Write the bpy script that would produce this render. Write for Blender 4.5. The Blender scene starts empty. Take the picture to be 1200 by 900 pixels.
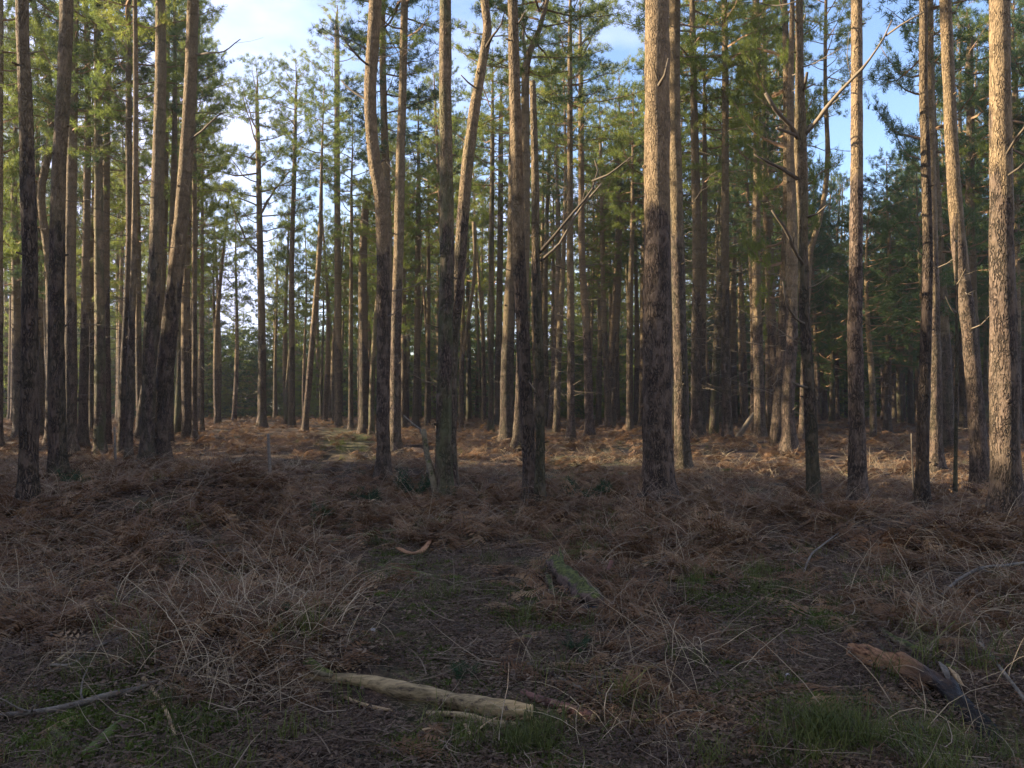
import bpy, math, random
import numpy as np
from mathutils import Vector, Matrix, Euler, noise
R = math.radians
S = bpy.context.scene
C = S.collection
random.seed(11)
rng = np.random.default_rng(11)

# ---------------------------------------------------------------- camera
CAM_H = 1.75
PITCH = math.atan(12 / 1000.0)
cam_d = bpy.data.cameras.new('camera')
cam = bpy.data.objects.new('camera', cam_d); C.objects.link(cam)
cam_d.sensor_width = 36.0; cam_d.lens = 30.0
cam_d.clip_start = 0.05; cam_d.clip_end = 3000
cam.location = (0, 0, CAM_H); cam.rotation_euler = (math.pi / 2 + PITCH, 0, 0)
S.camera = cam

# ---------------------------------------------------------------- light
SUN_AZ = -85.0      # degrees from the view direction (+Y), negative = left
HAZE = 0.0006
SUN_EL = 19.5
S.view_settings.view_transform = 'Standard'; S.view_settings.look = 'None'
S.view_settings.gamma = 1.0; S.view_settings.exposure = 1.82
sd = bpy.data.lights.new('sun', 'SUN'); sun = bpy.data.objects.new('sun', sd); C.objects.link(sun)
sd.energy = 5.0; sd.angle = R(0.5); sd.color = (1.0, 0.85, 0.62)
sv = Vector((math.sin(R(SUN_AZ)) * math.cos(R(SUN_EL)), math.cos(R(SUN_AZ)) * math.cos(R(SUN_EL)), math.sin(R(SUN_EL))))
sun.rotation_euler = sv.to_track_quat('Z', 'Y').to_euler()
sun.location = (-30, 0, 30)

w = bpy.data.worlds.new('World'); S.world = w; w.use_nodes = True
nt = w.node_tree; nt.nodes.clear()
out = nt.nodes.new('ShaderNodeOutputWorld'); bg = nt.nodes.new('ShaderNodeBackground')
sky = nt.nodes.new('ShaderNodeTexSky'); sky.sky_type = 'NISHITA'; sky.sun_disc = False
sky.sun_elevation = R(SUN_EL); sky.sun_rotation = R(SUN_AZ)
sky.air_density = 1.0; sky.dust_density = 0.3; sky.ozone_density = 2.4
tc = nt.nodes.new('ShaderNodeTexCoord'); mp = nt.nodes.new('ShaderNodeMapping')
mp.inputs['Scale'].default_value = (1.0, 1.0, 2.2); mp.inputs['Location'].default_value = (0.32, 0.1, 0.2)
nz = nt.nodes.new('ShaderNodeTexNoise'); nz.inputs['Scale'].default_value = 1.7
nz.inputs['Detail'].default_value = 7; nz.inputs['Roughness'].default_value = 0.52
rp = nt.nodes.new('ShaderNodeValToRGB')
rp.color_ramp.elements[0].position = 0.46; rp.color_ramp.elements[1].position = 0.63
mx = nt.nodes.new('ShaderNodeMix'); mx.data_type = 'RGBA'
mx.inputs[7].default_value = (3.7, 4.1, 5.5, 1)
nt.links.new(tc.outputs['Generated'], mp.inputs[0]); nt.links.new(mp.outputs[0], nz.inputs[0])
nt.links.new(nz.outputs[0], rp.inputs[0]); nt.links.new(rp.outputs[0], mx.inputs[0])
nt.links.new(sky.outputs[0], mx.inputs[6]); wb = nt.nodes.new('ShaderNodeMix'); wb.data_type = 'RGBA'; wb.blend_type = 'MULTIPLY'; wb.inputs[0].default_value = 1.0
wb.inputs[7].default_value = (1.0, .95, 1.02, 1)
nt.links.new(mx.outputs[2], wb.inputs[6]); nt.links.new(wb.outputs[2], bg.inputs[0])
nt.links.new(bg.outputs[0], out.inputs[0])
bg.inputs[1].default_value = 0.105
S.cycles.max_bounces = 5; S.cycles.diffuse_bounces = 3; S.cycles.transmission_bounces = 3
S.cycles.glossy_bounces = 2; S.cycles.transparent_max_bounces = 4

# ---------------------------------------------------------------- terrain height
MOUNDS = [(-3.9, 11.6, .6, 1.5), (-5.6, 10.5, .25, 1.6), (-1.75, 5.6, .24, .6), (-3.4, 8.6, .2, .9),
          (-7.5, 15, .3, 2.5), (2.8, 10.5, .16, 1.1), (5.5, 10, .22, 1.5), (1.35, 6.3, -.14, .7),
          (0.5, 12.5, .12, 1.0), (4.2, 7.5, .12, .8), (-4.8, 25, .35, 3.5), (6, 28, .25, 4), (1.0, 4.4, .05, .5),
          (-2.8, 17, .3, 1.6), (2.35, 4.25, -.12, .35)]

def height(x, y):
    z = 0.10 * noise.noise(Vector((x * .22, y * .22, 0))) + 0.07 * noise.noise(Vector((x * .8, y * .8, 3.1)))
    z += 0.07 * noise.noise(Vector((x * 1.5, y * 1.5, 9.1)))
    z += 0.04 * noise.noise(Vector((x * 2.6, y * 2.6, 7.7)))
    for mx_, my_, a, s in MOUNDS:
        d2 = ((x - mx_) ** 2 + (y - my_) ** 2) / (s * s)
        if d2 < 9: z += a * math.exp(-d2)
    if y > 50:                                    # the land falls gently away behind the stand
        z -= 0.00055 * (min(y, 160) - 50) ** 2 * 0.55 + max(0, y - 160) * 0.02
    return z

def ray(px, py):
    dx, dy, dz = (px - 600) / 1000.0, 1.0, (450 - py) / 1000.0
    c, s = math.cos(PITCH), math.sin(PITCH)
    return Vector((dx, dy * c - dz * s, dy * s + dz * c))

def unproj(px, py, depth):
    r = ray(px, py); return Vector((0, 0, CAM_H)) + r * (depth / r.y)

def ground_at(px, py, lift=0.0):
    r = ray(px, py); t = 0.5
    while t < 90:
        p = Vector((0, 0, CAM_H)) + r * t
        if p.z <= height(p.x, p.y) + lift: break
        t += 0.03
    return Vector((p.x, p.y, height(p.x, p.y) + lift))

def to_px(x, y, z=0.0):
    dz = z - CAM_H; c, s = math.cos(PITCH), math.sin(PITCH)
    yy = y * c + dz * s; zz = -y * s + dz * c
    if yy <= 0.1: return (-999, -999)
    return (600 + 1000 * x / yy, 450 - 1000 * zz / yy)

# ---------------------------------------------------------------- material helpers
def newmat(name):
    m = bpy.data.materials.new(name); m.use_nodes = True
    t = m.node_tree; b = t.nodes['Principled BSDF']
    b.inputs['Roughness'].default_value = 0.85
    b.inputs['Specular IOR Level'].default_value = 0.2
    return m, t, b

def N(t, kind, **kw):
    n = t.nodes.new(kind)
    for k, v in kw.items():
        if isinstance(k, str) and k.startswith('i_'):
            n.inputs[int(k[2:])].default_value = v
        else: setattr(n, k, v)
    return n

def ramp(t, stops, src):
    r = t.nodes.new('ShaderNodeValToRGB'); cr = r.color_ramp
    while len(cr.elements) < len(stops): cr.elements.new(0.5)
    for e, (p, c) in zip(cr.elements, stops):
        e.position = p; e.color = (c[0], c[1], c[2], 1)
    t.links.new(src, r.inputs[0]); return r.outputs[0]

def mixc(t, fac, a, b, mode='MIX'):
    m = t.nodes.new('ShaderNodeMix'); m.data_type = 'RGBA'; m.blend_type = mode
    for sock, v in ((0, fac), (6, a), (7, b)):
        if isinstance(v, (int, float)): m.inputs[sock].default_value = v
        elif isinstance(v, tuple): m.inputs[sock].default_value = (v[0], v[1], v[2], 1)
        else: t.links.new(v, m.inputs[sock])
    return m.outputs[2]

def math_(t, op, a, b=None, clamp=False):
    m = t.nodes.new('ShaderNodeMath'); m.operation = op; m.use_clamp = clamp
    for i, v in enumerate((a, b)):
        if v is None: continue
        if isinstance(v, (int, float)): m.inputs[i].default_value = v
        else: t.links.new(v, m.inputs[i])
    return m.outputs[0]

def objcoord(t, scale=(1, 1, 1), which='Object'):
    c = t.nodes.new('ShaderNodeTexCoord'); m = t.nodes.new('ShaderNodeMapping')
    m.inputs['Scale'].default_value = scale
    t.links.new(c.outputs[which], m.inputs[0]); return m.outputs[0]

def noise_n(t, vec, scale, detail=4, rough=.55):
    n = t.nodes.new('ShaderNodeTexNoise'); n.inputs['Scale'].default_value = scale
    n.inputs['Detail'].default_value = detail; n.inputs['Roughness'].default_value = rough
    t.links.new(vec, n.inputs[0]); return n

def bump(t, b, h, strength, dist):
    n = t.nodes.new('ShaderNodeBump'); n.inputs['Strength'].default_value = strength
    n.inputs['Distance'].default_value = dist
    t.links.new(h, n.inputs['Height']); t.links.new(n.outputs[0], b.inputs['Normal'])

def bark_material():
    m, t, b = newmat('pine_bark')
    oi = t.nodes.new('ShaderNodeObjectInfo')
    tcn = t.nodes.new('ShaderNodeTexCoord')
    off = t.nodes.new('ShaderNodeVectorMath'); off.operation = 'ADD'
    t.links.new(tcn.outputs['Object'], off.inputs[0])
    sc = t.nodes.new('ShaderNodeVectorMath'); sc.operation = 'SCALE'; sc.inputs[0].default_value = (13, 7, 5)
    t.links.new(oi.outputs['Random'], sc.inputs['Scale']); t.links.new(sc.outputs[0], off.inputs[1])
    def mapped(s):
        q = t.nodes.new('ShaderNodeMapping'); q.inputs['Scale'].default_value = s
        t.links.new(off.outputs[0], q.inputs[0]); return q.outputs[0]
    big = noise_n(t, mapped((1, 1, .35)), 2.4, 5)
    warp = noise_n(t, mapped((1, 1, .5)), 9, 3)
    wv = t.nodes.new('ShaderNodeVectorMath'); wv.operation = 'SCALE'; wv.inputs['Scale'].default_value = .14
    t.links.new(warp.outputs['Color'], wv.inputs[0])
    av = t.nodes.new('ShaderNodeVectorMath'); av.operation = 'ADD'
    t.links.new(mapped((1, 1, .18)), av.inputs[0]); t.links.new(wv.outputs[0], av.inputs[1])
    vo = t.nodes.new('ShaderNodeTexVoronoi'); vo.feature = 'DISTANCE_TO_EDGE'; vo.inputs['Scale'].default_value = 32
    t.links.new(av.outputs[0], vo.inputs[0])
    fine = noise_n(t, mapped((1, 1, .4)), 55, 4, .65)
    crack = math_(t, 'MAXIMUM', ramp(t, [(0.0, (0, 0, 0)), (0.22, (1, 1, 1))], vo.outputs['Distance']), ramp(t, [(.46, (0, 0, 0)), (.62, (.9, .9, .9))], warp.outputs[0]))
    plate = ramp(t, [(.28, (.15, .10, .072)), (.5, (.25, .175, .125)), (.72, (.36, .28, .215))], fine.outputs[0])
    plate = mixc(t, math_(t, 'MULTIPLY', big.outputs[0], .75), plate, (.235, .145, .09))
    sep = t.nodes.new('ShaderNodeSeparateXYZ'); t.links.new(tcn.outputs['Object'], sep.inputs[0])
    # upper stem turns orange and smoother with height
    hz = math_(t, 'ADD', math_(t, 'MULTIPLY', sep.outputs[2], .12), math_(t, 'MULTIPLY', big.outputs[0], .9))
    up = ramp(t, [(.95, (0, 0, 0)), (1.55, (1, 1, 1))], hz)
    orange = ramp(t, [(.3, (.34, .23, .13)), (.6, (.52, .36, .20))], fine.outputs[0])
    lo = mixc(t, crack, (.06, .042, .032), plate)
    hi = mixc(t, ramp(t, [(0, (.45,) * 3), (.12, (1,) * 3)], vo.outputs['Distance']), (.12, .075, .045), orange)
    col = mixc(t, up, lo, hi)
    # ring marks of the old whorls
    wr = t.nodes.new('ShaderNodeTexWave'); wr.bands_direction = 'Z'; wr.inputs['Scale'].default_value = .55
    wr.inputs['Distortion'].default_value = 2.5; wr.inputs['Detail'].default_value = 2
    t.links.new(off.outputs[0], wr.inputs[0])
    ring = ramp(t, [(.0, (.55,) * 3), (.05, (1,) * 3)], wr.outputs[1])
    col = mixc(t, .55, col, ring, 'MULTIPLY')
    at = t.nodes.new('ShaderNodeAttribute'); at.attribute_type = 'OBJECT'; at.attribute_name = 'algae'
    al = noise_n(t, mapped((1, 1, .3)), 5, 4)
    alf = math_(t, 'MULTIPLY', ramp(t, [(.38, (0, 0, 0)), (.6, (1, 1, 1))], al.outputs[0]), at.outputs['Fac'])
    col = mixc(t, alf, col, (.17, .175, .075))
    br = math_(t, 'ADD', math_(t, 'MULTIPLY', oi.outputs['Random'], .3), .42)
    hsv = t.nodes.new('ShaderNodeHueSaturation'); t.links.new(col, hsv.inputs['Color']); t.links.new(br, hsv.inputs['Value'])
    t.links.new(hsv.outputs[0], b.inputs['Base Color'])
    hh = math_(t, 'ADD', math_(t, 'MULTIPLY', crack, 1.0), math_(t, 'MULTIPLY', fine.outputs[0], .5))
    bump(t, b, hh, 1.0, .03)
    return m

def twig_material(name, c1, c2):
    m, t, b = newmat(name)
    oi = t.nodes.new('ShaderNodeObjectInfo'); n = noise_n(t, objcoord(t), 9, 3)
    f = math_(t, 'ADD', math_(t, 'MULTIPLY', oi.outputs['Random'], .6), math_(t, 'MULTIPLY', n.outputs[0], .5))
    t.links.new(ramp(t, [(.15, c1), (.85, c2)], f), b.inputs['Base Color'])
    return m

def foliage_material(name, c1, c2, c3, trans=.35):
    m, t, b = newmat(name)
    oi = t.nodes.new('ShaderNodeObjectInfo'); n = noise_n(t, objcoord(t), .9, 3)
    n2 = noise_n(t, objcoord(t), 7, 2)
    f = math_(t, 'ADD', math_(t, 'MULTIPLY', n.outputs[0], .8), math_(t, 'MULTIPLY', oi.outputs['Random'], .28))
    f = math_(t, 'ADD', f, math_(t, 'MULTIPLY', n2.outputs[0], .35))
    col = ramp(t, [(.5, c1), (.78, c2), (1.0, c3)], f)
    t.links.new(col, b.inputs['Base Color']); b.inputs['Roughness'].default_value = .6
    tr = t.nodes.new('ShaderNodeBsdfTranslucent'); t.links.new(col, tr.inputs[0])
    ms = t.nodes.new('ShaderNodeMixShader'); ms.inputs[0].default_value = trans
    o = [x for x in t.nodes if x.type == 'OUTPUT_MATERIAL'][0]
    t.links.new(b.outputs[0], ms.inputs[1]); t.links.new(tr.outputs[0], ms.inputs[2]); t.links.new(ms.outputs[0], o.inputs[0])
    return m

M_BARK = bark_material()
M_TWIG = twig_material('dead_branch_wood', (.07, .055, .04), (.22, .17, .115))
M_CROWNWOOD = twig_material('crown_wood', (.16, .10, .06), (.32, .19, .10))
M_NEEDLE = foliage_material('pine_needles', (.10, .14, .034), (.21, .245, .048), (.35, .345, .075), .56)
M_NEEDLE_D = foliage_material('dark_needles', (.055, .095, .04), (.095, .14, .05), (.16, .19, .06), .42)
M_BRACKEN = foliage_material('dead_bracken', (.10, .05, .025), (.21, .115, .055), (.40, .265, .14), .3)
M_STALK = twig_material('bracken_stalk', (.09, .06, .04), (.34, .26, .18))
M_GRASS = foliage_material('grass', (.055, .07, .018), (.13, .14, .035), (.40, .36, .14), .3)
M_MOSS = foliage_material('moss', (.055, .075, .015), (.11, .14, .024), (.19, .215, .038), .15)
M_LITTER = foliage_material('leaf_litter', (.05, .03, .02), (.11, .068, .042), (.24, .17, .11), .1)
M_SHRUB = foliage_material('shrub_leaves', (.02, .045, .02), (.04, .075, .03), (.07, .11, .04), .2)

def wood_material(name, stops, scale=(1, 1, 1), moss=0.0, rough=.8, bumpd=.012):
    m, t, b = newmat(name)
    v = objcoord(t, scale); n = noise_n(t, v, 30, 7, .68); n2 = noise_n(t, v, 5, 4)
    f = math_(t, 'ADD', math_(t, 'MULTIPLY', n.outputs[0], .6), math_(t, 'MULTIPLY', n2.outputs[0], .5))
    col = ramp(t, stops, f)
    if moss > 0:
        geo = t.nodes.new('ShaderNodeNewGeometry'); sp = t.nodes.new('ShaderNodeSeparateXYZ')
        t.links.new(geo.outputs['Normal'], sp.inputs[0])
        n3 = noise_n(t, v, 6, 4)
        g = math_(t, 'ADD', math_(t, 'MULTIPLY', sp.outputs[2], .35), n3.outputs[0])
        g = ramp(t, [(.95 - moss * .5, (0, 0, 0)), (1.05 - moss * .5, (1, 1, 1))], g)
        mc = ramp(t, [(.40, (.03, .034, .012)), (.6, (.12, .125, .032))], n.outputs[0])
        col = mixc(t, g, col, mc)
    t.links.new(col, b.inputs['Base Color']); b.inputs['Roughness'].default_value = rough
    bump(t, b, n.outputs[0], .8, bumpd)
    return m

M_PALELOG = wood_material('pale_debarked_wood', [(.42, (.05, .035, .022)), (.49, (.20, .145, .075)), (.62, (.40, .29, .15))], (.3, 1.3, 1.3))
M_CUT = wood_material('cut_wood', [(.35, (.35, .22, .09)), (.6, (.62, .45, .22))])
M_PINKLOG = wood_material('pink_bark', [(.4, (.05, .03, .024)), (.6, (.20, .10, .075))])
M_MOSSLOG = wood_material('mossy_bark', [(.42, (.025, .018, .014)), (.58, (.15, .10, .075))], moss=.6)
M_MOSSSTICK = wood_material('mossy_stick', [(.4, (.06, .045, .03)), (.62, (.21, .17, .10))], moss=.6)
M_ORANGELOG = wood_material('rotten_orange_wood', [(.42, (.03, .016, .012)), (.48, (.17, .075, .038)), (.58, (.38, .20, .10))], (2.2, .35, 2.2), bumpd=.03)
def rot_gradient(m, x0, x1):
    """brown rot gives way to soaked black wood along the log"""
    t = m.node_tree; b = t.nodes['Principled BSDF']; src = b.inputs['Base Color'].links[0].from_socket
    c = t.nodes.new('ShaderNodeTexCoord'); sp = t.nodes.new('ShaderNodeSeparateXYZ'); t.links.new(c.outputs['Object'], sp.inputs[0])
    n = noise_n(t, c.outputs['Object'], 9, 5, .7)
    f = math_(t, 'ADD', math_(t, 'MULTIPLY', sp.outputs[1], -1), math_(t, 'MULTIPLY', n.outputs[0], .45))
    f = ramp(t, [(x0 + .22, (0, 0, 0)), (x1 + .22, (1, 1, 1))], f)
    t.links.new(mixc(t, f, src, (.022, .019, .018)), b.inputs['Base Color'])
    r = math_(t, 'SUBTRACT', .85, math_(t, 'MULTIPLY', f, .4)); t.links.new(r, b.inputs['Roughness'])
rot_gradient(M_ORANGELOG, .3, .85)
M_WETLOG = wood_material('wet_dark_wood', [(.35, (.012, .011, .012)), (.7, (.04, .034, .034))], rough=.42)
M_GREYSTICK = wood_material('grey_stick', [(.38, (.05, .04, .032)), (.62, (.21, .175, .135))])
M_SPLINTER = wood_material('splintered_wood', [(.35, (.28, .17, .08)), (.65, (.52, .36, .2))])
M_STONE = wood_material('pale_stone', [(.35, (.35, .33, .31)), (.65, (.6, .58, .56))])

# ---------------------------------------------------------------- mesh helpers
class MB:
    def __init__(s): s.v = []; s.f = []; s.m = []
    def tube(s, pts, rad, sides=6, mi=0, lump=0.0, cap=True, seed=0.0, squash=1.0, lf=0.0):
        pts = [Vector(p) for p in pts]; n = len(pts); base = len(s.v)
        ref = None
        for i, p in enumerate(pts):
            d = (pts[min(i + 1, n - 1)] - pts[max(i - 1, 0)])
            if d.length < 1e-9: d = Vector((0, 0, 1))
            d.normalize()
            if ref is None: ref = Vector((1, 0, 0)) if abs(d.x) < .8 else Vector((0, 1, 0))
            u = (ref - d * ref.dot(d)).normalized(); v = d.cross(u); ref = u
            for k in range(sides):
                a = 2 * math.pi * k / sides
                r = rad[i]
                if lump:
                    q = p * 2.2 + Vector((math.cos(a), math.sin(a), 0)) * 1.1 + Vector((seed, seed * 2, 0))
                    if lf:
                        r *= 1 + lump * .8 * noise.noise(p * lf + Vector((math.cos(a), math.sin(a), seed)) * .9) \
                            + lump * .9 * noise.noise(Vector((math.cos(a) * 2.6, math.sin(a) * 2.6, i * .13 + seed))) + lump * .3 * noise.noise(Vector((math.cos(a) * 5, math.sin(a) * 5, i * .5 + seed)))
                    else: r *= 1 + lump * noise.noise(q) + lump * .6 * noise.noise(q * 3.7)
                s.v.append(p + u * (math.cos(a) * r) + v * (math.sin(a) * r * squash))
        for i in range(n - 1):
            for k in range(sides):
                a = base + i * sides + k; b = base + i * sides + (k + 1) % sides
                s.f.append((a, b, b + sides, a + sides)); s.m.append(mi)
        if cap:
            s.f.append(tuple(base + k for k in reversed(range(sides)))); s.m.append(mi)
            s.f.append(tuple(base + (n - 1) * sides + k for k in range(sides))); s.m.append(mi)
    def tri(s, a, b, c, mi=0):
        k = len(s.v); s.v += [a, b, c]; s.f.append((k, k + 1, k + 2)); s.m.append(mi)
    def quad(s, a, b, c, d, mi=0):
        k = len(s.v); s.v += [a, b, c, d]; s.f.append((k, k + 1, k + 2, k + 3)); s.m.append(mi)
    def mesh(s, name, mats, smooth=True):
        me = bpy.data.meshes.new(name); me.from_pydata([tuple(x) for x in s.v], [], s.f)
        for m in mats: me.materials.append(m)
        me.polygons.foreach_set('material_index', s.m)
        me.polygons.foreach_set('use_smooth', [smooth] * len(s.f)); me.update()
        return me

def link(name, data, parent=None, loc=(0, 0, 0), rot=(0, 0, 0), scale=1.0):
    o = bpy.data.objects.new(name, data); C.objects.link(o)
    o.location = loc; o.rotation_euler = rot
    o.scale = (scale,) * 3 if isinstance(scale, (int, float)) else scale
    if parent: o.parent = parent
    return o

def tag(o, label=None, cat=None, group=None, kind=None):
    if label: o['label'] = label
    if cat: o['category'] = cat
    if group: o['group'] = group
    if kind: o['kind'] = kind
    return o

def vm(v): return [Vector(x) for x in v]

def smooth_path(ctrl, step):
    """Catmull-Rom through ctrl rows (x,y,z,r) -> dense rows"""
    P = [np.array(c, float) for c in ctrl]; P = [2 * P[0] - P[1]] + P + [2 * P[-1] - P[-2]]
    res = []
    for i in range(1, len(P) - 2):
        L = np.linalg.norm((P[i + 1] - P[i])[:3]); n = max(1, int(L / step))
        for k in range(n):
            t = k / n
            a, b_, c, d = P[i - 1], P[i], P[i + 1], P[i + 2]
            q = .5 * ((2 * b_) + (-a + c) * t + (2 * a - 5 * b_ + 4 * c - d) * t * t + (-a + 3 * b_ - 3 * c + d) * t ** 3)
            q[3] = b_[3] + (c[3] - b_[3]) * t
            res.append(q)
    res.append(P[-2]); return res

# ---------------------------------------------------------------- pine crowns (shared between trees)
def tufts(pos, dirs, rnd, nper=9, ln=.2, wd=.024, mi=1):
    n = len(pos); pos = np.repeat(pos, nper, 0); dirs = np.repeat(dirs, nper, 0)
    r = rnd.normal(size=pos.shape); d = dirs * .9 + r * .85
    d /= np.linalg.norm(d, axis=1)[:, None] + 1e-9
    side = np.cross(d, rnd.normal(size=pos.shape)); side /= np.linalg.norm(side, axis=1)[:, None] + 1e-9
    L = ln * rnd.uniform(.65, 1.2, (len(pos), 1)); W = wd * rnd.uniform(.7, 1.3, (len(pos), 1))
    p0 = pos + rnd.normal(size=pos.shape) * ln * .22
    v = np.stack([p0 - side * W * .5, p0 + side * W * .5, p0 + d * L], 1).reshape(-1, 3)
    return v

def crown_mesh(name, L, Rad, nb, seed, needle, up=.55, low=.35, tw=7, tuft=23, ln=.16, wd=.016, gap=0.0, bare=.28, spread=1.0):
    rnd = np.random.default_rng(seed); mb = MB(); pos = []; dr = []
    yaw = rnd.uniform(0, 6.28)
    for i in range(nb):
        t = (i + rnd.uniform(0, .8)) / nb
        yaw += 2.4 + rnd.normal() * .35
        if rnd.uniform() < gap: continue
        z0 = L * t
        prof = math.sqrt(max(.02, 1 - t ** 1.5)) * (low + (1 - low) * min(1, t * 2.6))
        bl = Rad * prof * rnd.uniform(.55, 1.2)
        el = -.12 + up * t + rnd.normal() * .14
        pts = []; p = np.array([0, 0, z0]); az = yaw
        ns = 6
        for k in range(ns + 1):
            pts.append(p.copy())
            d = np.array([math.cos(az) * math.cos(el), math.sin(az) * math.cos(el), math.sin(el)])
            p = p + d * bl / ns; el += rnd.normal() * .12 + .07; az += rnd.normal() * .14
        r0 = .012 + .011 * bl
        mb.tube(pts, [r0 * (1 - .8 * k / ns) for k in range(ns + 1)], 3, 0, cap=False)
        ntw = max(3, int(bl * tw))
        for j in range(ntw):
            u = bare + (1 - bare) * (j + rnd.uniform(0, 1)) / ntw
            k = min(ns - 1, int(u * ns)); a = pts[k] + (pts[k + 1] - pts[k]) * (u * ns - k)
            dv = pts[k + 1] - pts[k]; dv /= np.linalg.norm(dv)
            sidev = np.cross(dv, [0, 0, 1]) * (1 if j % 2 else -1) * rnd.uniform(.5, 1.3)
            td = dv * rnd.uniform(.3, 1.1) + sidev + np.array([0, 0, rnd.uniform(-.1, .65)])
            td /= np.linalg.norm(td); tl = rnd.uniform(.25, .8) * spread * (1.15 - .55 * u)
            e = a + td * tl
            mb.tri(Vector(a - [0, 0, .006]), Vector(a + [0, 0, .006]), Vector(e), 0)
            m = max(2, int(tl / .13))
            for q in range(m):
                s_ = .3 + .7 * (q + 1) / m
                pos.append(a + (e - a) * s_ + rnd.normal(size=3) * .05); dr.append(td)
    v = tufts(np.array(pos), np.array(dr), rnd, tuft, ln, wd)
    nv = len(mb.v); nf = len(mb.f)
    verts = np.concatenate([np.array([tuple(x) for x in mb.v]), v])
    faces = mb.f + [(nv + 3 * k, nv + 3 * k + 1, nv + 3 * k + 2) for k in range(len(v) // 3)]
    me = bpy.data.meshes.new(name); me.from_pydata(verts.tolist(), [], faces)
    me.materials.append(M_CROWNWOOD); me.materials.append(needle)
    me.polygons.foreach_set('material_index', mb.m + [1] * (len(v) // 3)); me.update()
    return me

CROWNS = [crown_mesh('crown', 9.0, 2.9, 46, 1, M_NEEDLE),
          crown_mesh('crown', 8.0, 3.2, 42, 2, M_NEEDLE, up=.4, gap=.1),
          crown_mesh('crown', 10.5, 2.5, 50, 3, M_NEEDLE, up=.7, gap=.08),
          crown_mesh('crown', 7.0, 2.6, 34, 4, M_NEEDLE, gap=.12),
          crown_mesh('crown', 9.5, 3.0, 46, 5, M_NEEDLE_D, up=.35, gap=.05)]
CROWN_LOW = [crown_mesh('crown', 11.5, 3.1, 64, 7, M_NEEDLE_D, up=.5, low=.75, bare=.35, spread=1.1),
             crown_mesh('crown', 10.0, 3.4, 54, 8, M_NEEDLE_D, up=.3, low=.8, bare=.4, gap=.08)]
CROWN_SMALL = [crown_mesh('crown', 6.0, 1.7, 34, 9, M_NEEDLE, up=.8, low=.4),
               crown_mesh('crown', 5.0, 2.0, 26, 10, M_NEEDLE, up=.6, low=.5, gap=.1)]
CLEN = {m: L for m, L in zip(CROWNS + CROWN_LOW + CROWN_SMALL, (9, 8, 10.5, 7, 9.5, 11.5, 10, 6, 5))}

def dead_set(name, z0, z1, n, seed, ln=1.3):
    """many thin dead side branches on a far stem, joined"""
    rnd = np.random.default_rng(seed); mb = MB()
    for i in range(n):
        z = z0 + (z1 - z0) * (i + rnd.uniform()) / n; az = rnd.uniform(0, 6.28); el = rnd.uniform(-.3, .45)
        L = ln * rnd.uniform(.25, 1.15); p = Vector((0, 0, z)); pts = [p.copy()]
        for k in range(4):
            d = Vector((math.cos(az) * math.cos(el), math.sin(az) * math.cos(el), math.sin(el)))
            p = p + d * L / 4; pts.append(p.copy()); az += rnd.normal() * .2; el += rnd.normal() * .16
        mb.tube(pts, [.014, .011, .009, .006, .003], 3, 0, cap=False)
        for q in range(rnd.integers(1, 4)):
            k = rnd.integers(1, 4); az2 = az + rnd.choice([-1, 1]) * rnd.uniform(.5, 1.1); l2 = L * rnd.uniform(.2, .45)
            e = pts[k] + Vector((math.cos(az2), math.sin(az2), rnd.uniform(-.2, .4))) * l2
            mb.tube([pts[k], e], [.007, .002], 3, 0, cap=False)
    return mb.mesh(name, [M_TWIG])

DEADSETS = [dead_set('dead_branches', 2.0, 11, 34, 21, 1.4), dead_set('dead_branches', 3, 10, 26, 22, 1.1),
            dead_set('dead_branches', 1.2, 10, 46, 23, 1.8)]

def dead_branch_mesh(seed, L, r=.02, fork=True):
    rnd = np.random.default_rng(seed); mb = MB(); p = Vector((0, 0, 0)); d = Vector((1, 0, rnd.uniform(-.1, .3))).normalized()
    pts = [p.copy()]; n = 6
    for k in range(n):
        p = p + d * L / n; pts.append(p.copy())
        d = (d + Vector((0, rnd.normal() * .2, rnd.normal() * .16 + .02))).normalized()
    mb.tube(pts, [r * (1 - .75 * k / n) for k in range(n + 1)], 6)
    if fork:
        for k in (2, 3, 4, 5):
            s_ = rnd.choice([-1, 1]); e = pts[k]; dd = Vector((.7, s_ * rnd.uniform(.4, 1), rnd.uniform(-.3, .5))).normalized()
            l2 = L * rnd.uniform(.15, .35); m = e + dd * l2 * .5; e2 = m + (dd + Vector((.2, 0, .2 * rnd.normal()))) * l2 * .5
            mb.tube([e, m, e2], [r * .4, r * .28, r * .1], 4)
    return mb.mesh('dead_branch', [M_TWIG])
DB = [dead_branch_mesh(31, 1.0, .012), dead_branch_mesh(32, 1.5, .015), dead_branch_mesh(33, 1.9, .018),
      dead_branch_mesh(34, .35, .016, False), dead_branch_mesh(35, .18, .018, False), dead_branch_mesh(36, .7, .011)]

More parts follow.
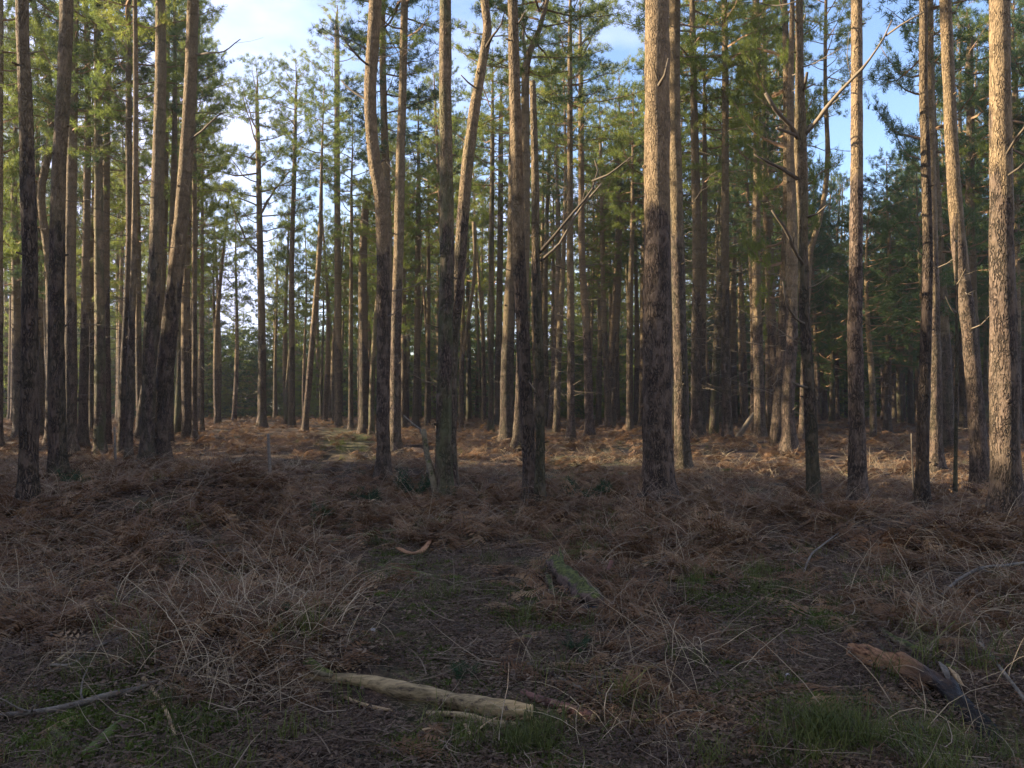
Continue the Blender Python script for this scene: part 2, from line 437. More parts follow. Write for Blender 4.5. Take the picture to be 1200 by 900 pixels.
# ---------------------------------------------------------------- traced pines
def make_tree(pts, label, H=19.0, crown=0, cbase=None, algae=.2, snags=6, dist=None, cscale=1.0, group=None, crot=None,
              extra=(), small=False, sides=18, deadset=None, name='pine_tree', top=True, mat=None):
    """pts: (px, py, width px) from the top of the visible stem down to its foot"""
    bx_, by_, bw = pts[-1]
    d = dist
    if d is None:
        d = CAM_H / ((by_ - 462) / 1000.0)
        for _ in range(6):
            q = unproj(bx_, by_, d); d = (CAM_H - height(q.x, q.y)) / ((by_ - 462) / 1000.0)
    base = unproj(bx_, by_, d); base.z = height(base.x, base.y)
    ctrl = []
    for px, py, pw in reversed(pts):
        q = unproj(px, py, d); ctrl.append([q.x - base.x, q.y - base.y, q.z - base.z, pw * d / 2000.0])
    ctrl[0][2] = 0.0
    r0 = ctrl[0][3]
    ctrl.insert(0, [ctrl[0][0], 0, -.25, r0 * 1.25])
    tipx, tipz, tipr = ctrl[-1][0], ctrl[-1][2], ctrl[-1][3]
    sl = (ctrl[-1][0] - ctrl[-2][0]) / max(.3, ctrl[-1][2] - ctrl[-2][2])
    if top: H = max(H, tipz + 1.6)
    if top:
        n = 4; x = tipx; z = tipz
        for k in range(1, n + 1):
            zz = tipz + (H - tipz) * k / n; x += sl * (zz - z) * (1 - k / (n + 1)); z = zz
            ctrl.append([x, .15 * math.sin(k + base.x), zz, max(.02, tipr * (1 - .93 * k / n))])
    rows = smooth_path(ctrl, .22 if d < 22 else .5)
    for q in rows:                               # root flare
        if q[2] < .7: q[3] *= 1 + .6 * max(0, 1 - max(q[2], 0) / .7) ** 2
    ly = random.uniform(-.05, .05)
    root = tag(link(name, None, None, base), label, 'tree', group)
    root.empty_display_size = .3
    mb = MB(); mb.tube([q[:3] for q in rows], [q[3] for q in rows], sides if d < 22 else 10, 0, .11, seed=base.x * 3.3)
    # knots where branches were shed
    if d < 30:
        for k in range(int(10 + 6 * random.random())):
            q = rows[random.randrange(2, max(3, len(rows) - 6))]
            if q[2] > 10: continue
            a = random.uniform(0, 6.28); c = Vector((q[0], q[1], q[2])); dv = Vector((math.cos(a), math.sin(a), .25))
            L = random.uniform(.02, .07)
            mb.tube([c + dv * q[3] * .8, c + dv * (q[3] + L)], [q[3] * .22, q[3] * .12], 6, 0, .1)
    tr = link('trunk', mb.mesh('trunk', [mat or M_BARK]), root); tr['algae'] = float(algae)
    if crown is not None:
        cm = (CROWN_SMALL if small else CROWNS)[crown % (2 if small else 5)] if not isinstance(crown, bpy.types.Mesh) else crown
        L = CLEN[cm]
        cb = (H - L * cscale * .97) if cbase is None else cbase
        sc = (H - cb) / L * 1.02
        zz = [q for q in rows if q[2] >= cb]
        qx = zz[0] if zz else rows[-1]; qt = rows[-1]
        tilt = math.atan2(qt[0] - qx[0], max(1, qt[2] - qx[2]))
        co = link('crown', cm, root, (qx[0], qx[1], cb), (0, tilt, 0), (sc * cscale ** .5, sc * cscale ** .5, sc))
        cr = random.uniform(0, 6.28) if crot is None else crot
        co.rotation_euler = (Matrix.Rotation(tilt, 3, 'Y') @ Matrix.Rotation(cr, 3, 'Z')).to_euler()
    if deadset is not None:
        tag(link('dead_branches', DEADSETS[deadset], root, (rows[len(rows) // 3][0], 0, 0), (0, 0, random.uniform(0, 6.28))), kind='stuff')
    for k in range(snags):
        cand = [q for q in rows if 1.0 < q[2] < 9.5]
        if not cand: break
        q = random.choice(cand); me = DB[random.choice([0, 1, 3, 3, 4, 4, 5, 2] if d > 22 else [3, 3, 4, 4, 5, 0])]
        a = random.uniform(0, 6.28)
        link('dead_branch', me, root, (q[0] + math.cos(a) * q[3] * .7, q[1] + math.sin(a) * q[3] * .7, q[2]),
             (random.uniform(-.4, .4), random.uniform(-.5, .25), a), random.uniform(.7, 1.2))
    for (lab, ppts) in extra:                     # limbs traced one by one, with a depth offset along them
        mb = MB(); pr = []
        for (px, py, pw, dy) in ppts:
            q = unproj(px, py, d + dy); pr.append([q.x - base.x, q.y - base.y, q.z - base.z, pw * d / 2000.0])
        pr = smooth_path(pr, .14); k0 = len(pr)
        for k, q in enumerate(pr):
            u = min(1, k / 3); q[:3] += u * q[3] * .9 * np.array(noise.noise_vector(Vector(q[:3]) * 2.3)); q[3] *= .78 * (1 + .25 * noise.noise(Vector(q[:3]) * 6))
        mb.tube([q[:3] for q in pr], [q[3] for q in pr], 8, 0, .1, seed=pr[0][0])
        # side twigs
        for k in range(3, len(pr) - 1, 3):
            q = Vector(pr[k][:3]); dd = Vector(pr[k + 1][:3]) - Vector(pr[k - 1][:3]); dd.normalize()
            s_ = Vector((random.uniform(-1, 1), random.uniform(-1, 1), random.uniform(-.2, 1))); e = q + (dd * .7 + s_ * .6).normalized() * random.uniform(.15, .7)
            mb.tube([q, (q + e) / 2 + s_ * .05, e], [pr[k][3] * .35, pr[k][3] * .25, .003], 4, 0)
        o = link('dead_limb', mb.mesh('dead_limb', [M_BARK if lab and 'live' in lab else M_TWIG]), root)
        if lab: o['label'] = lab
    return root

T = make_tree
G1 = None
T([(26, 0, 14), (29, 100, 15), (32, 200, 16), (35, 300, 17), (35, 400, 18), (34, 500, 20), (33, 600, 21)],
  'straight near pine nearest the left edge of the photo', H=19, crown=0, algae=.15, snags=5)
T([(78, 0, 15), (75, 100, 15), (69, 200, 16), (67, 300, 17), (66, 400, 18), (67, 500, 19), (68, 576, 20)],
  'near pine second from the left edge, with a pale sunlit left flank', H=20, crown=1, algae=.25, snags=6)
T([(86, 60, 11), (84, 200, 12), (82, 300, 13), (83, 400, 14), (82, 532, 16)],
  'pine standing close behind the second near trunk from the left', H=19, crown=2, snags=5)
T([(100, 0, 6), (103, 100, 7), (101, 300, 9), (99, 400, 10), (97, 526, 12)],
  'thin sunlit pine just right of the paired trunks at left', H=18, crown=0, snags=4, deadset=1)
T([(114, 0, 7), (115, 150, 9), (116, 300, 11), (117, 400, 12), (117, 531, 14)],
  'dark green-tinged pine left of the thin twin stems', H=18, crown=4, algae=.7, snags=6, deadset=0)
T([(150, 0, 6), (151, 150, 7), (151, 300, 8), (146, 420, 9), (142, 536, 10)],
  'left stem of the thin twin pines in the left group', H=17, crown=1, snags=3, deadset=1)
T([(158, 0, 5), (159, 150, 6), (157, 300, 7), (153, 420, 8), (151, 546, 9)],
  'right stem of the thin twin pines in the left group', H=17, crown=3, snags=3)
T([(188, 0, 11), (188, 100, 13), (185, 200, 14), (182, 300, 15), (176, 400, 16), (173, 500, 15), (172, 546, 16)],
  'dark upright pine crossing in front of the leaning trunk at left', H=20, crown=0, algae=.3, snags=8)
T([(226, 0, 13), (223, 100, 14), (217, 200, 16), (208, 300, 17), (197, 400, 19), (190, 480, 20), (187, 541, 23)],
  'stout pine leaning right, last big trunk before the sky gap', H=20, crown=1, algae=.15, snags=7,
  extra=[(None, [(228, 64, 4, 0), (245, 62, 3, -.3), (262, 60, 2, -.5), (282, 46, 1.2, -.6)]),
         (None, [(222, 165, 4, 0), (240, 150, 3, -.4), (256, 135, 2, -.7), (265, 131, 1, -.8)])])
T([(197, 0, 5), (195, 150, 6), (192, 300, 7), (186, 380, 7), (170, 450, 8), (162, 515, 9)],
  'thin pine bowing left behind the dark upright trunk', H=17, crown=3, snags=2)
T([(228, 150, 5), (228, 300, 6), (228, 400, 6), (228, 516, 7)],
  'thin straight pine right beside the stout leaning trunk', H=15, crown=0, small=True, snags=3, deadset=0)
T([(237, 230, 3.5), (237, 350, 4), (237, 508, 5)],
  'very thin pine at the left edge of the sky gap', H=14, crown=1, small=True, snags=0, deadset=1)
T([(18, 300, 9), (20, 400, 10), (22, 512, 12)], 'dark pine seen between the left edge and the first near trunk', H=17, crown=CROWN_LOW[0], snags=0, deadset=2)
T([(44, 250, 7), (46, 350, 8), (48, 512, 10)], 'slim pine seen between the first two near trunks at left', H=17, crown=4, snags=2, deadset=0)
T([(38, 0, 6), (52, 60, 7), (60, 130, 8), (57, 180, 8), (49, 215, 9), (50, 255, 9), (57, 300, 10), (60, 400, 10), (58, 522, 11)],
  'twisted pine with a crooked upper stem among the left trunks', H=16, crown=3, snags=4)
T([(108, 280, 6), (107, 350, 7), (108, 512, 8)], 'slim stem behind the green-tinged pine at left', H=16, crown=2, snags=0, deadset=2)
T([(162, 280, 6), (162, 380, 7), (164, 508, 8)], 'slim shaded stem behind the thin twin pines', H=16, crown=1, snags=0, deadset=1)
T([(0, 0, 7), (-1, 200, 8), (-2, 400, 10), (-3, 530, 12)], 'pine cut off by the left edge of the photo', H=18, crown=1, snags=3)
# around the sky gap
T([(301, 115, 4), (303, 200, 6), (305, 300, 8), (307, 400, 9), (307, 501, 11)],
  'pine with an open airy crown standing alone in the sky gap', H=18.5, crown=1, cbase=8.5, snags=6, deadset=2,
  extra=[(None, [(306, 250, 4, 0), (320, 225, 3, -.5), (340, 200, 2, -1)]), (None, [(305, 300, 3, 0), (288, 280, 3, 0), (272, 240, 2, 0), (268, 215, 1.5, 0)])])
T([(347, 105, 3), (345, 200, 5), (342, 300, 6), (342, 400, 7), (342, 501, 8)],
  'slender pinkish pine right of the lone airy pine', H=18.5, crown=0, cbase=11, cscale=.8, snags=2, deadset=1)
T([(376, 250, 5), (374, 300, 6), (366, 400, 7), (357, 506, 8)], 'thin pale pine slanting left at its foot by the gap', H=16, crown=1, small=True, snags=2, deadset=1)
T([(395, 40, 6), (395, 200, 7), (396, 350, 8), (396, 502, 9)], 'dark straight pine at the right edge of the sky gap', H=19, crown=2, snags=3, deadset=0)
T([(412, 260, 4), (411, 400, 5), (411, 503, 6)], 'thin sunlit pine just left of the curved near trunk', H=16, crown=3, snags=2, deadset=1)
T([(441, 232, 3), (436, 225, 5), (431, 229, 7), (427, 260, 9), (425, 320, 10), (426, 400, 11), (427, 508, 13)],
  'pine with a hooked top bending behind the curved trunk', H=9.5, crown=None, snags=4, top=False)
T([(440, 0, 15), (437, 50, 15), (434, 100, 14.5), (435, 150, 14), (439, 190, 15), (446, 232, 15), (449, 300, 15), (449, 400, 15), (449, 500, 16), (449, 556, 18)],
  'near pine with an S-bend high in its pale trunk', H=19, crown=1, algae=.1, snags=8,
  extra=[(None, [(434, 78, 4, 0), (418, 65, 3, -.4), (404, 48, 2, -.6), (396, 30, 1, -.7)]), (None, [(434, 120, 4, 0), (415, 108, 3, .3), (400, 95, 2, .5)])])
T([(448, 0, 7), (449, 100, 8), (452, 200, 9), (455, 300, 10), (456, 400, 11), (457, 520, 13)],
  'thinner pine hugging the right side of the S-bend trunk', H=18, crown=4, snags=4)
T([(474, 0, 8.5), (472, 100, 9.5), (469, 200, 11), (467, 300, 12), (464, 400, 12), (463, 527, 14)],
  'scaly pine between the S-bend trunk and the merging pair', H=19, crown=0, snags=9)
T([(522, 0, 13.5), (522, 100, 14.5), (523, 200, 16), (524, 300, 17), (522, 400, 17), (520, 500, 19), (521, 592, 21)],
  'straight green-grey pine, left one of the pair that merges', H=20, crown=2, algae=.75, snags=6)
T([(568, 0, 10), (571, 35, 10.5), (566, 70, 11), (559, 110, 12), (553, 150, 12.5), (547, 200, 14), (542, 260, 14), (539, 310, 15), (534, 360, 15), (529, 420, 15), (527, 500, 16), (528, 586, 18)],
  'slanting pine leaning right, right one of the merging pair', H=19, crown=0, algae=.3, snags=6,
  extra=[(None, [(568, 58, 5, 0), (578, 42, 4, -.3), (588, 28, 2.5, -.6), (592, 10, 1.5, -.8)]), (None, [(560, 105, 3, 0), (548, 96, 2.5, -.3), (540, 88, 1.5, -.4)])])
T([(601, 0, 12), (603, 100, 13), (606, 200, 14), (608, 300, 15.5), (613, 400, 15.5), (618, 500, 16), (623, 601, 17)],
  'near pine left of centre, leaning slightly left over a thin neighbour', H=20, crown=1, algae=.15, snags=6)
T([(624, 95, 7.5), (627, 200, 9), (628, 300, 9.5), (632, 420, 10.5), (633, 500, 11), (633, 604, 12)],
  'thin dead pine snapped off at the top beside the centre trunk', H=6.8, crown=None, algae=.5, snags=4, top=False,
  extra=[('long forked dead branch', [(632, 296, 5, 0), (650, 275, 4.5, -.3), (672, 250, 4, -.5), (694, 222, 3.5, -.6), (701, 200, 2.5, -.6), (697, 188, 1.5, -.6)]),
         (None, [(694, 212, 3, -.6), (712, 205, 2.5, -.8), (732, 190, 2, -1), (748, 178, 1.2, -1.1)]),
         (None, [(634, 305, 5, 0), (655, 285, 4, -.3), (680, 245, 3, -.5), (705, 215, 2, -.7)])])
T([(640, 5, 5), (632, 35, 6), (621, 60, 8), (616, 80, 9), (616, 200, 10), (615, 300, 11), (612, 400, 12), (608, 527, 14)],
  'orange-barked pine forking high behind the centre trunk', H=19, crown=0, snags=4,
  extra=[(None, [(617, 70, 6, 0), (614, 40, 5, .2), (613, 0, 4, .3), (612, -60, 3, .4)])])
T([(600, 250, 10), (600, 300, 11), (597, 360, 14), (594, 450, 16), (595, 522, 18)],
  'stocky shaded pine just left behind the centre trunk', H=17, crown=3, snags=3, algae=.3)
T([(680, 60, 5), (681, 150, 6.5), (682, 300, 8), (688, 400, 9), (691, 512, 11)],
  'orange sunlit pine with a bright foot right of centre', H=18, crown=1, cbase=10.5, snags=5, deadset=2, algae=0)
T([(668, 60, 6), (668, 200, 7), (668, 300, 8), (669, 400, 8.5), (669, 516, 10)],
  'dark straight pine left of the orange one with a bright foot', H=18, crown=4, cbase=11, snags=4, deadset=2)
T([(587, 130, 5), (586, 300, 7), (583, 480, 8), (583, 500, 9)], 'sunlit pine with a pale foot left of the centre trunk', H=18, crown=0, snags=2, deadset=1)
T([(577, 150, 5), (576, 300, 6), (575, 508, 7)], 'thin greenish pine left of the pale-footed one', H=17, crown=3, snags=2, deadset=0, algae=.8)
T([(555, 260, 4), (556, 320, 4), (545, 400, 4), (541, 440, 4), (541, 507, 5)], 'thin pale crooked stem right of the merging pair', H=9, crown=None, snags=2, top=False)
T([(472, 250, 6), (473, 380, 6), (473, 503, 7)], 'slim pine showing behind the scaly trunk', H=17, crown=2, snags=0, deadset=1)
T([(490, 250, 6), (489, 380, 7), (487, 501, 8)], 'slim pine midway between the scaly trunk and merging pair', H=18, crown=1, snags=2, deadset=1)
T([(502, 270, 4), (502, 380, 5), (500, 500, 6)], 'thin dark stem just left of the merging pair', H=16, crown=3, snags=0, deadset=0)
T([(770, 0, 28), (770, 100, 29), (770, 200, 30), (770, 300, 31), (770, 400, 33), (771, 500, 35), (772, 592, 38)],
  'thickest pine in the photo, a massive plated trunk right of centre', H=21, crown=0, algae=.05, snags=1, sides=26,
  extra=[(None, [(772, 100, 5, -.25), (779, 88, 4, -.4), (783, 68, 2, -.5)])])
T([(791, 0, 13), (790, 100, 13.5), (792, 200, 14.5), (794, 300, 15), (797, 400, 16), (799, 500, 18), (800, 558, 21)],
  'pine close behind the right side of the thickest trunk', H=19, crown=2, algae=.25, snags=5)
T([(811, 0, 6), (813, 100, 8), (815, 200, 10), (817, 300, 11), (816, 400, 12), (816, 517, 14)],
  'slim pine with orange dapples right of the thickest trunk', H=18, crown=1, cbase=10.5, snags=6, deadset=2)
T([(826, 190, 6), (825, 300, 7), (823, 400, 8), (822, 516, 9)], 'thin pale pine behind the orange-dappled one', H=15, crown=3, snags=3, deadset=1)
T([(849, 0, 7), (850, 100, 8), (850, 200, 8.5), (850, 300, 9), (850, 400, 10), (853, 517, 12)],
  'grey straight pine with a dead prop leaning on its foot', H=18, crown=0, cbase=10, snags=6, deadset=2)
T([(886, 0, 8), (887, 100, 8.5), (887, 200, 9), (886, 300, 10), (888, 400, 11.5), (891, 518, 14)],
  'orange-tinted pine midway between grey pine and the broken-limbed one', H=18, crown=2, cbase=10.5, snags=7, deadset=2)
T([(937, 0, 8.5), (937, 80, 9.5), (938, 150, 14), (939, 200, 14), (941, 250, 12), (941, 300, 11.5), (943, 380, 12), (948, 450, 13.5), (952, 540, 15), (955, 602, 17)],
  'mossy pine with thick broken limbs at mid height', H=16, crown=3, cbase=11, algae=.4, snags=16,
  extra=[('broken-off thick stub', [(937, 165, 8, 0), (925, 147, 7, -.2), (910, 127, 6.5, -.4), (898, 110, 5.5, -.5)]),
         ('short broken stub', [(936, 160, 5, 0), (922, 155, 4, -.3), (910, 150, 3.5, -.4)]),
         ('long bare limb reaching up right', [(943, 158, 7, 0), (960, 138, 6, -.3), (985, 108, 5, -.6), (1010, 80, 4, -.9), (1036, 45, 2.5, -1.1), (1045, 24, 1.5, -1.2)]),
         (None, [(1038, 42, 3, -1.1), (1055, 30, 2.5, -1.3), (1085, 13, 1.5, -1.5)]),
         ('dark drooping crooked limb', [(943, 312, 5, 0), (930, 290, 5, -.3), (918, 265, 4.5, -.5), (905, 246, 3, -.6)]),
         (None, [(940, 110, 5, 0), (944, 95, 5, -.2), (946, 84, 5, -.3)]),
         (None, [(935, 210, 6, 0), (920, 200, 5, -.2), (900, 190, 3.5, -.4), (884, 181, 2.5, -.5)]),
         (None, [(945, 380, 4, 0), (932, 372, 4, -.3), (920, 350, 3, -.5), (917, 330, 2, -.6)]),
         (None, [(948, 455, 4, 0), (936, 452, 3.5, -.3), (928, 447, 3, -.4)]),
         (None, [(945, 255, 4, 0), (958, 250, 3, -.2), (972, 238, 2, -.4)])])
T([(928, 255, 11), (928, 300, 15), (927, 340, 15), (928, 400, 14), (924, 450, 15), (923, 480, 16), (925, 533, 19)],
  'stout sun-bleached pine behind the broken-limbed one', H=17, crown=CROWNS[4], cbase=12, snags=8, algae=.1)
T([(968, 0, 3.5), (967, 100, 4.5), (970, 180, 6), (966, 230, 6), (960, 260, 6.5), (950, 292, 7), (946, 340, 8), (940, 520, 9)],
  'thin curving pine bowing out right of the broken-limbed one', H=15, crown=0, small=True, snags=5)
T([(1004, 0, 12.5), (1004, 100, 13), (1004, 200, 14), (1003, 300, 15), (1002, 400, 17), (1004, 500, 19), (1006, 602, 22)],
  'clean straight near pine with small knots, right of the broken-limbed one', H=20, crown=2, algae=.05, snags=2)
T([(1082, 0, 9), (1082, 100, 9.5), (1085, 200, 10.5), (1087, 300, 11.5), (1085, 400, 12.5), (1082, 500, 14), (1080, 602, 16)],
  'slim bright yellow-barked near pine in the right group', H=19, crown=3, algae=.1, snags=2, dist=11.9)
T([(1090, 0, 7), (1091, 150, 9), (1093, 300, 12), (1095, 400, 14), (1096, 500, 16), (1096, 556, 19)],
  'shaded pine directly behind the slim yellow-barked one', H=18, crown=4, snags=4)
T([(1108, 0, 13), (1112, 100, 13.5), (1117, 200, 15), (1125, 300, 16), (1137, 400, 17), (1145, 500, 19), (1150, 574, 22)],
  'pine leaning left in the right group, foot near the rightmost trunk', H=19, crown=1, algae=.1, snags=4)
T([(1136, 60, 8), (1137, 150, 9), (1137, 250, 10), (1142, 400, 10), (1151, 520, 12)],
  'pine with crooked upper branches behind the left-leaning one', H=14, crown=1, cbase=8, snags=9)
T([(1171, 0, 22), (1172, 100, 23), (1173, 200, 25), (1174, 300, 27), (1176, 400, 30), (1178, 500, 32), (1179, 614, 35)],
  'broad near pine nearest the right edge of the photo', H=20, crown=0, algae=.1, snags=2,
  extra=[(None, [(1180, 180, 4, -.2), (1192, 160, 3.5, -.5), (1204, 145, 3, -.8)]), (None, [(1182, 205, 3, -.2), (1194, 197, 3, -.4), (1206, 185, 2, -.5)])])
T([(1190, 120, 7), (1191, 300, 8), (1192, 500, 10), (1192, 520, 11)], 'dark pine almost hidden behind the rightmost near trunk', H=17, crown=CROWN_LOW[0], snags=0, deadset=2)
T([(1121, 250, 2.5), (1121, 350, 3.5), (1121, 450, 4), (1119, 592, 5)], 'very thin bare sapling between the right group trunks', H=4.6, crown=None, algae=.6, snags=3, top=False, sides=8)
T([(1041, 330, 6), (1041, 420, 7), (1040, 508, 9)], 'dark pine in shade between the clean and the yellow-barked trunks', H=12.3, crown=CROWN_LOW[0], cbase=3, snags=0, deadset=2)
T([(704, 200, 4), (706, 300, 5), (709, 400, 6), (714, 503, 8)], 'thin pine leaning left, first of three thin stems left of the thickest trunk', H=17, crown=2, snags=2, deadset=0)
T([(726, 180, 5), (726, 300, 6), (722, 400, 6.5), (717, 503, 8)], 'thin pale pine slanting right beside the thickest trunk', H=18, crown=0, cbase=11, snags=2, deadset=1)
T([(740, 300, 6), (738, 380, 7), (738, 507, 9)], 'dark pine seen just left of the thickest trunk', H=16, crown=3, snags=2, deadset=0)
T([(756, 160, 5), (755, 300, 6), (752, 500, 8)], 'thin pine peeping out at the left flank of the thickest trunk', H=17, crown=4, snags=0, deadset=1)
traced = [(o.location.x, o.location.y) for o in C.objects if o.name.startswith('pine_tree')]

# ---------------------------------------------------------------- filler pines, each a tree of its own
def stem_mesh(seed, H, r):
    rnd = random.Random(seed); mb = MB(); rows = []; n = 16
    a1, a2, p1, p2 = rnd.uniform(.05, .28), rnd.uniform(.03, .15), rnd.uniform(0, 6), rnd.uniform(0, 6)
    for i in range(n + 1):
        z = -.3 + (H + .3) * i / n; t = max(0, z / H)
        x = a1 * (math.sin(t * 4 + p1) - math.sin(p1)); y = a2 * (math.sin(t * 5 + p2) - math.sin(p2))
        rows.append((x, y, z, r * (1 - .86 * t ** 1.2) * (1.3 if i == 0 else 1)))
    mb.tube([q[:3] for q in rows], [q[3] for q in rows], 8, 0, .06, seed=seed)
    return mb.mesh('trunk', [M_BARK]), rows
STEMS = [(stem_mesh(50 + i, 18.0, r), 18.0) for i, r in enumerate((.16, .19, .14, .17, .21, .13))]
MARKS = [(34, 'the leftmost near pine'), (66, 'the pale-flanked second pine'), (117, 'the green-tinged pine'), (175, 'the dark upright pine'),
         (196, 'the stout leaning pine'), (237, 'the very thin gap pine'), (307, 'the lone airy pine'), (342, 'the slender pinkish pine'), (396, 'the gap-edge pine'),
         (449, 'the S-bend pine'), (464, 'the scaly pine'), (525, 'the merging pair'), (594, 'the stocky shaded pine'), (632, 'the snapped thin pine'),
         (688, 'the bright-footed orange pine'), (770, 'the thickest pine'), (816, 'the orange-dappled pine'), (850, 'the grey propped pine'), (888, 'the orange-tinted pine'),
         (946, 'the broken-limbed pine'), (1002, 'the clean straight pine'), (1085, 'the yellow-barked pine'), (1137, 'the left-leaning pine'), (1176, 'the rightmost near pine')]
ORD = ['first', 'second', 'third', 'fourth', 'fifth', 'sixth', 'seventh', 'eighth', 'ninth', 'tenth', 'eleventh', 'twelfth', 'thirteenth', 'fourteenth', 'fifteenth',
       'sixteenth', 'seventeenth', 'eighteenth', 'nineteenth', 'twentieth']
FILL = []
def name_fillers():
    bins = {}
    for px, o in FILL: bins.setdefault(sum(px > m for m, _ in MARKS), []).append((px, o))
    for k, lst in bins.items():
        lst.sort(key=lambda q: q[0])
        for i, (px, o) in enumerate(lst):
            if px < 0 or px > 1200:
                side = 'left' if px < 0 else 'right'
                o['label'] = 'background pine standing beyond the %s edge of the photo' % side; o['group'] = 'pines beyond the %s edge' % side; continue
            inside = [q for q in lst if 0 <= q[0] <= 1200]; i = [q[1] for q in inside].index(o)
            nth = ORD[min(i, 19)] if len(inside) > 1 else 'only'
            if k == 0: o['label'] = '%s background pine from the left edge before %s' % (nth, MARKS[0][1])
            elif k == len(MARKS): o['label'] = '%s background pine right of %s' % (nth, MARKS[-1][1])
            elif nth == 'only': o['label'] = 'only background pine between %s and %s' % (MARKS[k - 1][1], MARKS[k][1])
            else: o['label'] = '%s background pine from left between %s and %s' % (nth, MARKS[k - 1][1], MARKS[k][1])
            o['group'] = 'background pines of the dense stand'
def filler(x, y, si, crown, H, rz, cb=None, ds=None):
    (me, rows), HH = STEMS[si]
    s = H / HH; z = height(x, y); px = to_px(x, y, 2)[0]
    root = tag(link('pine_tree', None, None, (x, y, z - .05), (random.uniform(-.025, .025), random.uniform(-.03, .03), rz)), None, 'tree')
    FILL.append((px, root))
    tr = link('trunk', me, root, scale=(1, 1, s)); tr['algae'] = random.choice([0, .1, .3, .7])
    L = CLEN[crown]; cb = H - L * .95 if cb is None else cb
    q = min(rows, key=lambda r_: abs(r_[2] * s - (cb + H) / 2))
    link('crown', crown, root, (q[0], q[1], cb), (0, 0, random.uniform(0, 6.28)), (random.uniform(.6, .85),) * 2 + ((H - cb) / L * 1.02,))
    if ds is not None: tag(link('dead_branches', DEADSETS[ds], root, (0, 0, 0), (0, 0, random.uniform(0, 6.28))), kind='stuff')

placed = list(traced); cnt = 0; tries = 0
frnd = random.Random(5)
while cnt < 205 and tries < 30000:
    tries += 1
    y = frnd.uniform(27, 66) if frnd.random() < .9 else frnd.uniform(22, 30); x = frnd.uniform(-.655, .74) * y
    px = to_px(x, y, 2)[0]
    inframe = -15 < px < 1215
    if not inframe and frnd.random() < .6: continue
    if y < 38 and 640 < px < 760: continue
    if y < 34 and 250 < px < 900: continue
    if 236 < px < 392 and y < 48: continue
    if px < 200 and y > 40 and frnd.random() < .6: continue
    if 955 < px < 1075 and y < 44 and frnd.random() < .8: continue
    if any((x - a) ** 2 + (y - b) ** 2 < 1.7 ** 2 for a, b in placed): continue
    if y < 40 and any(abs(px - to_px(a, b, 2)[0]) < 7 for a, b in traced): continue
    placed.append((x, y)); cnt += 1
    H = frnd.uniform(15.5, 19.5)
    if 225 < px < 400: H = frnd.uniform(10.5, 15) if y < 60 else frnd.uniform(13, 16)
    elif 400 <= px < 500: H = frnd.uniform(13, 17)
    if 935 < px < 1090: H = min(H, 1.75 + y * frnd.uniform(.22, .3)); cr = frnd.choice(CROWN_LOW); cb = frnd.uniform(2.2, 4.5)
    elif px > 900:
        cr = frnd.choice(CROWN_LOW + [CROWNS[4], CROWNS[1]]); cb = frnd.uniform(3.2, 8)
    else:
        cr = frnd.choice(CROWNS[:4] + [CROWNS[4]]); cb = H - (frnd.uniform(7.5, 11.5) if px < 230 else frnd.uniform(6.5, 10))
        if px < 400 and H < 15: cr = frnd.choice(CROWN_SMALL + [CROWNS[3]]); cb = H - frnd.uniform(4.5, 7)
    filler(x, y, frnd.randrange(6), cr, H, frnd.uniform(0, 6.28), cb, frnd.choice([None, 0, 1, 2]) if y < 55 else None)

name_fillers()

# ---------------------------------------------------------------- scatter by geometry nodes
def scatter(name, pts, rots, scls, idx, variants, label, cat, kind='stuff'):
    me = bpy.data.meshes.new(name); me.from_pydata([tuple(p) for p in pts], [], [])
    for an, ty, data in (('rot', 'FLOAT_VECTOR', rots), ('scl', 'FLOAT_VECTOR', scls)):
        a = me.attributes.new(an, ty, 'POINT'); a.data.foreach_set('vector', np.array(data, np.float32).ravel())
    a = me.attributes.new('idx', 'INT', 'POINT'); a.data.foreach_set('value', np.array(idx, np.int32))
    o = link(name, me); tag(o, label, cat, None, kind)
    g = bpy.data.node_groups.new(name, 'GeometryNodeTree')
    g.interface.new_socket('Geometry', in_out='INPUT', socket_type='NodeSocketGeometry')
    g.interface.new_socket('Geometry', in_out='OUTPUT', socket_type='NodeSocketGeometry')
    gi = g.nodes.new('NodeGroupInput'); go = g.nodes.new('NodeGroupOutput')
    ip = g.nodes.new('GeometryNodeInstanceOnPoints'); jn = g.nodes.new('GeometryNodeJoinGeometry')
    for i, vme in enumerate(variants):
        vo = bpy.data.objects.new(name + '_source', vme)
        on = g.nodes.new('GeometryNodeObjectInfo'); on.inputs['Object'].default_value = vo; on.inputs['As Instance'].default_value = True
        g.links.new(on.outputs['Geometry'], jn.inputs[0])
    def attr(n_, t_):
        q = g.nodes.new('GeometryNodeInputNamedAttribute'); q.data_type = t_; q.inputs['Name'].default_value = n_
        return q.outputs[0]
    ip.inputs['Pick Instance'].default_value = True
    g.links.new(gi.outputs[0], ip.inputs['Points']); g.links.new(jn.outputs[0], ip.inputs['Instance'])
    g.links.new(attr('idx', 'INT'), ip.inputs['Instance Index'])
    g.links.new(attr('rot', 'FLOAT_VECTOR'), ip.inputs['Rotation']); g.links.new(attr('scl', 'FLOAT_VECTOR'), ip.inputs['Scale'])
    g.links.new(ip.outputs[0], go.inputs[0])
    md = o.modifiers.new('scatter', 'NODES'); md.node_group = g
    return o

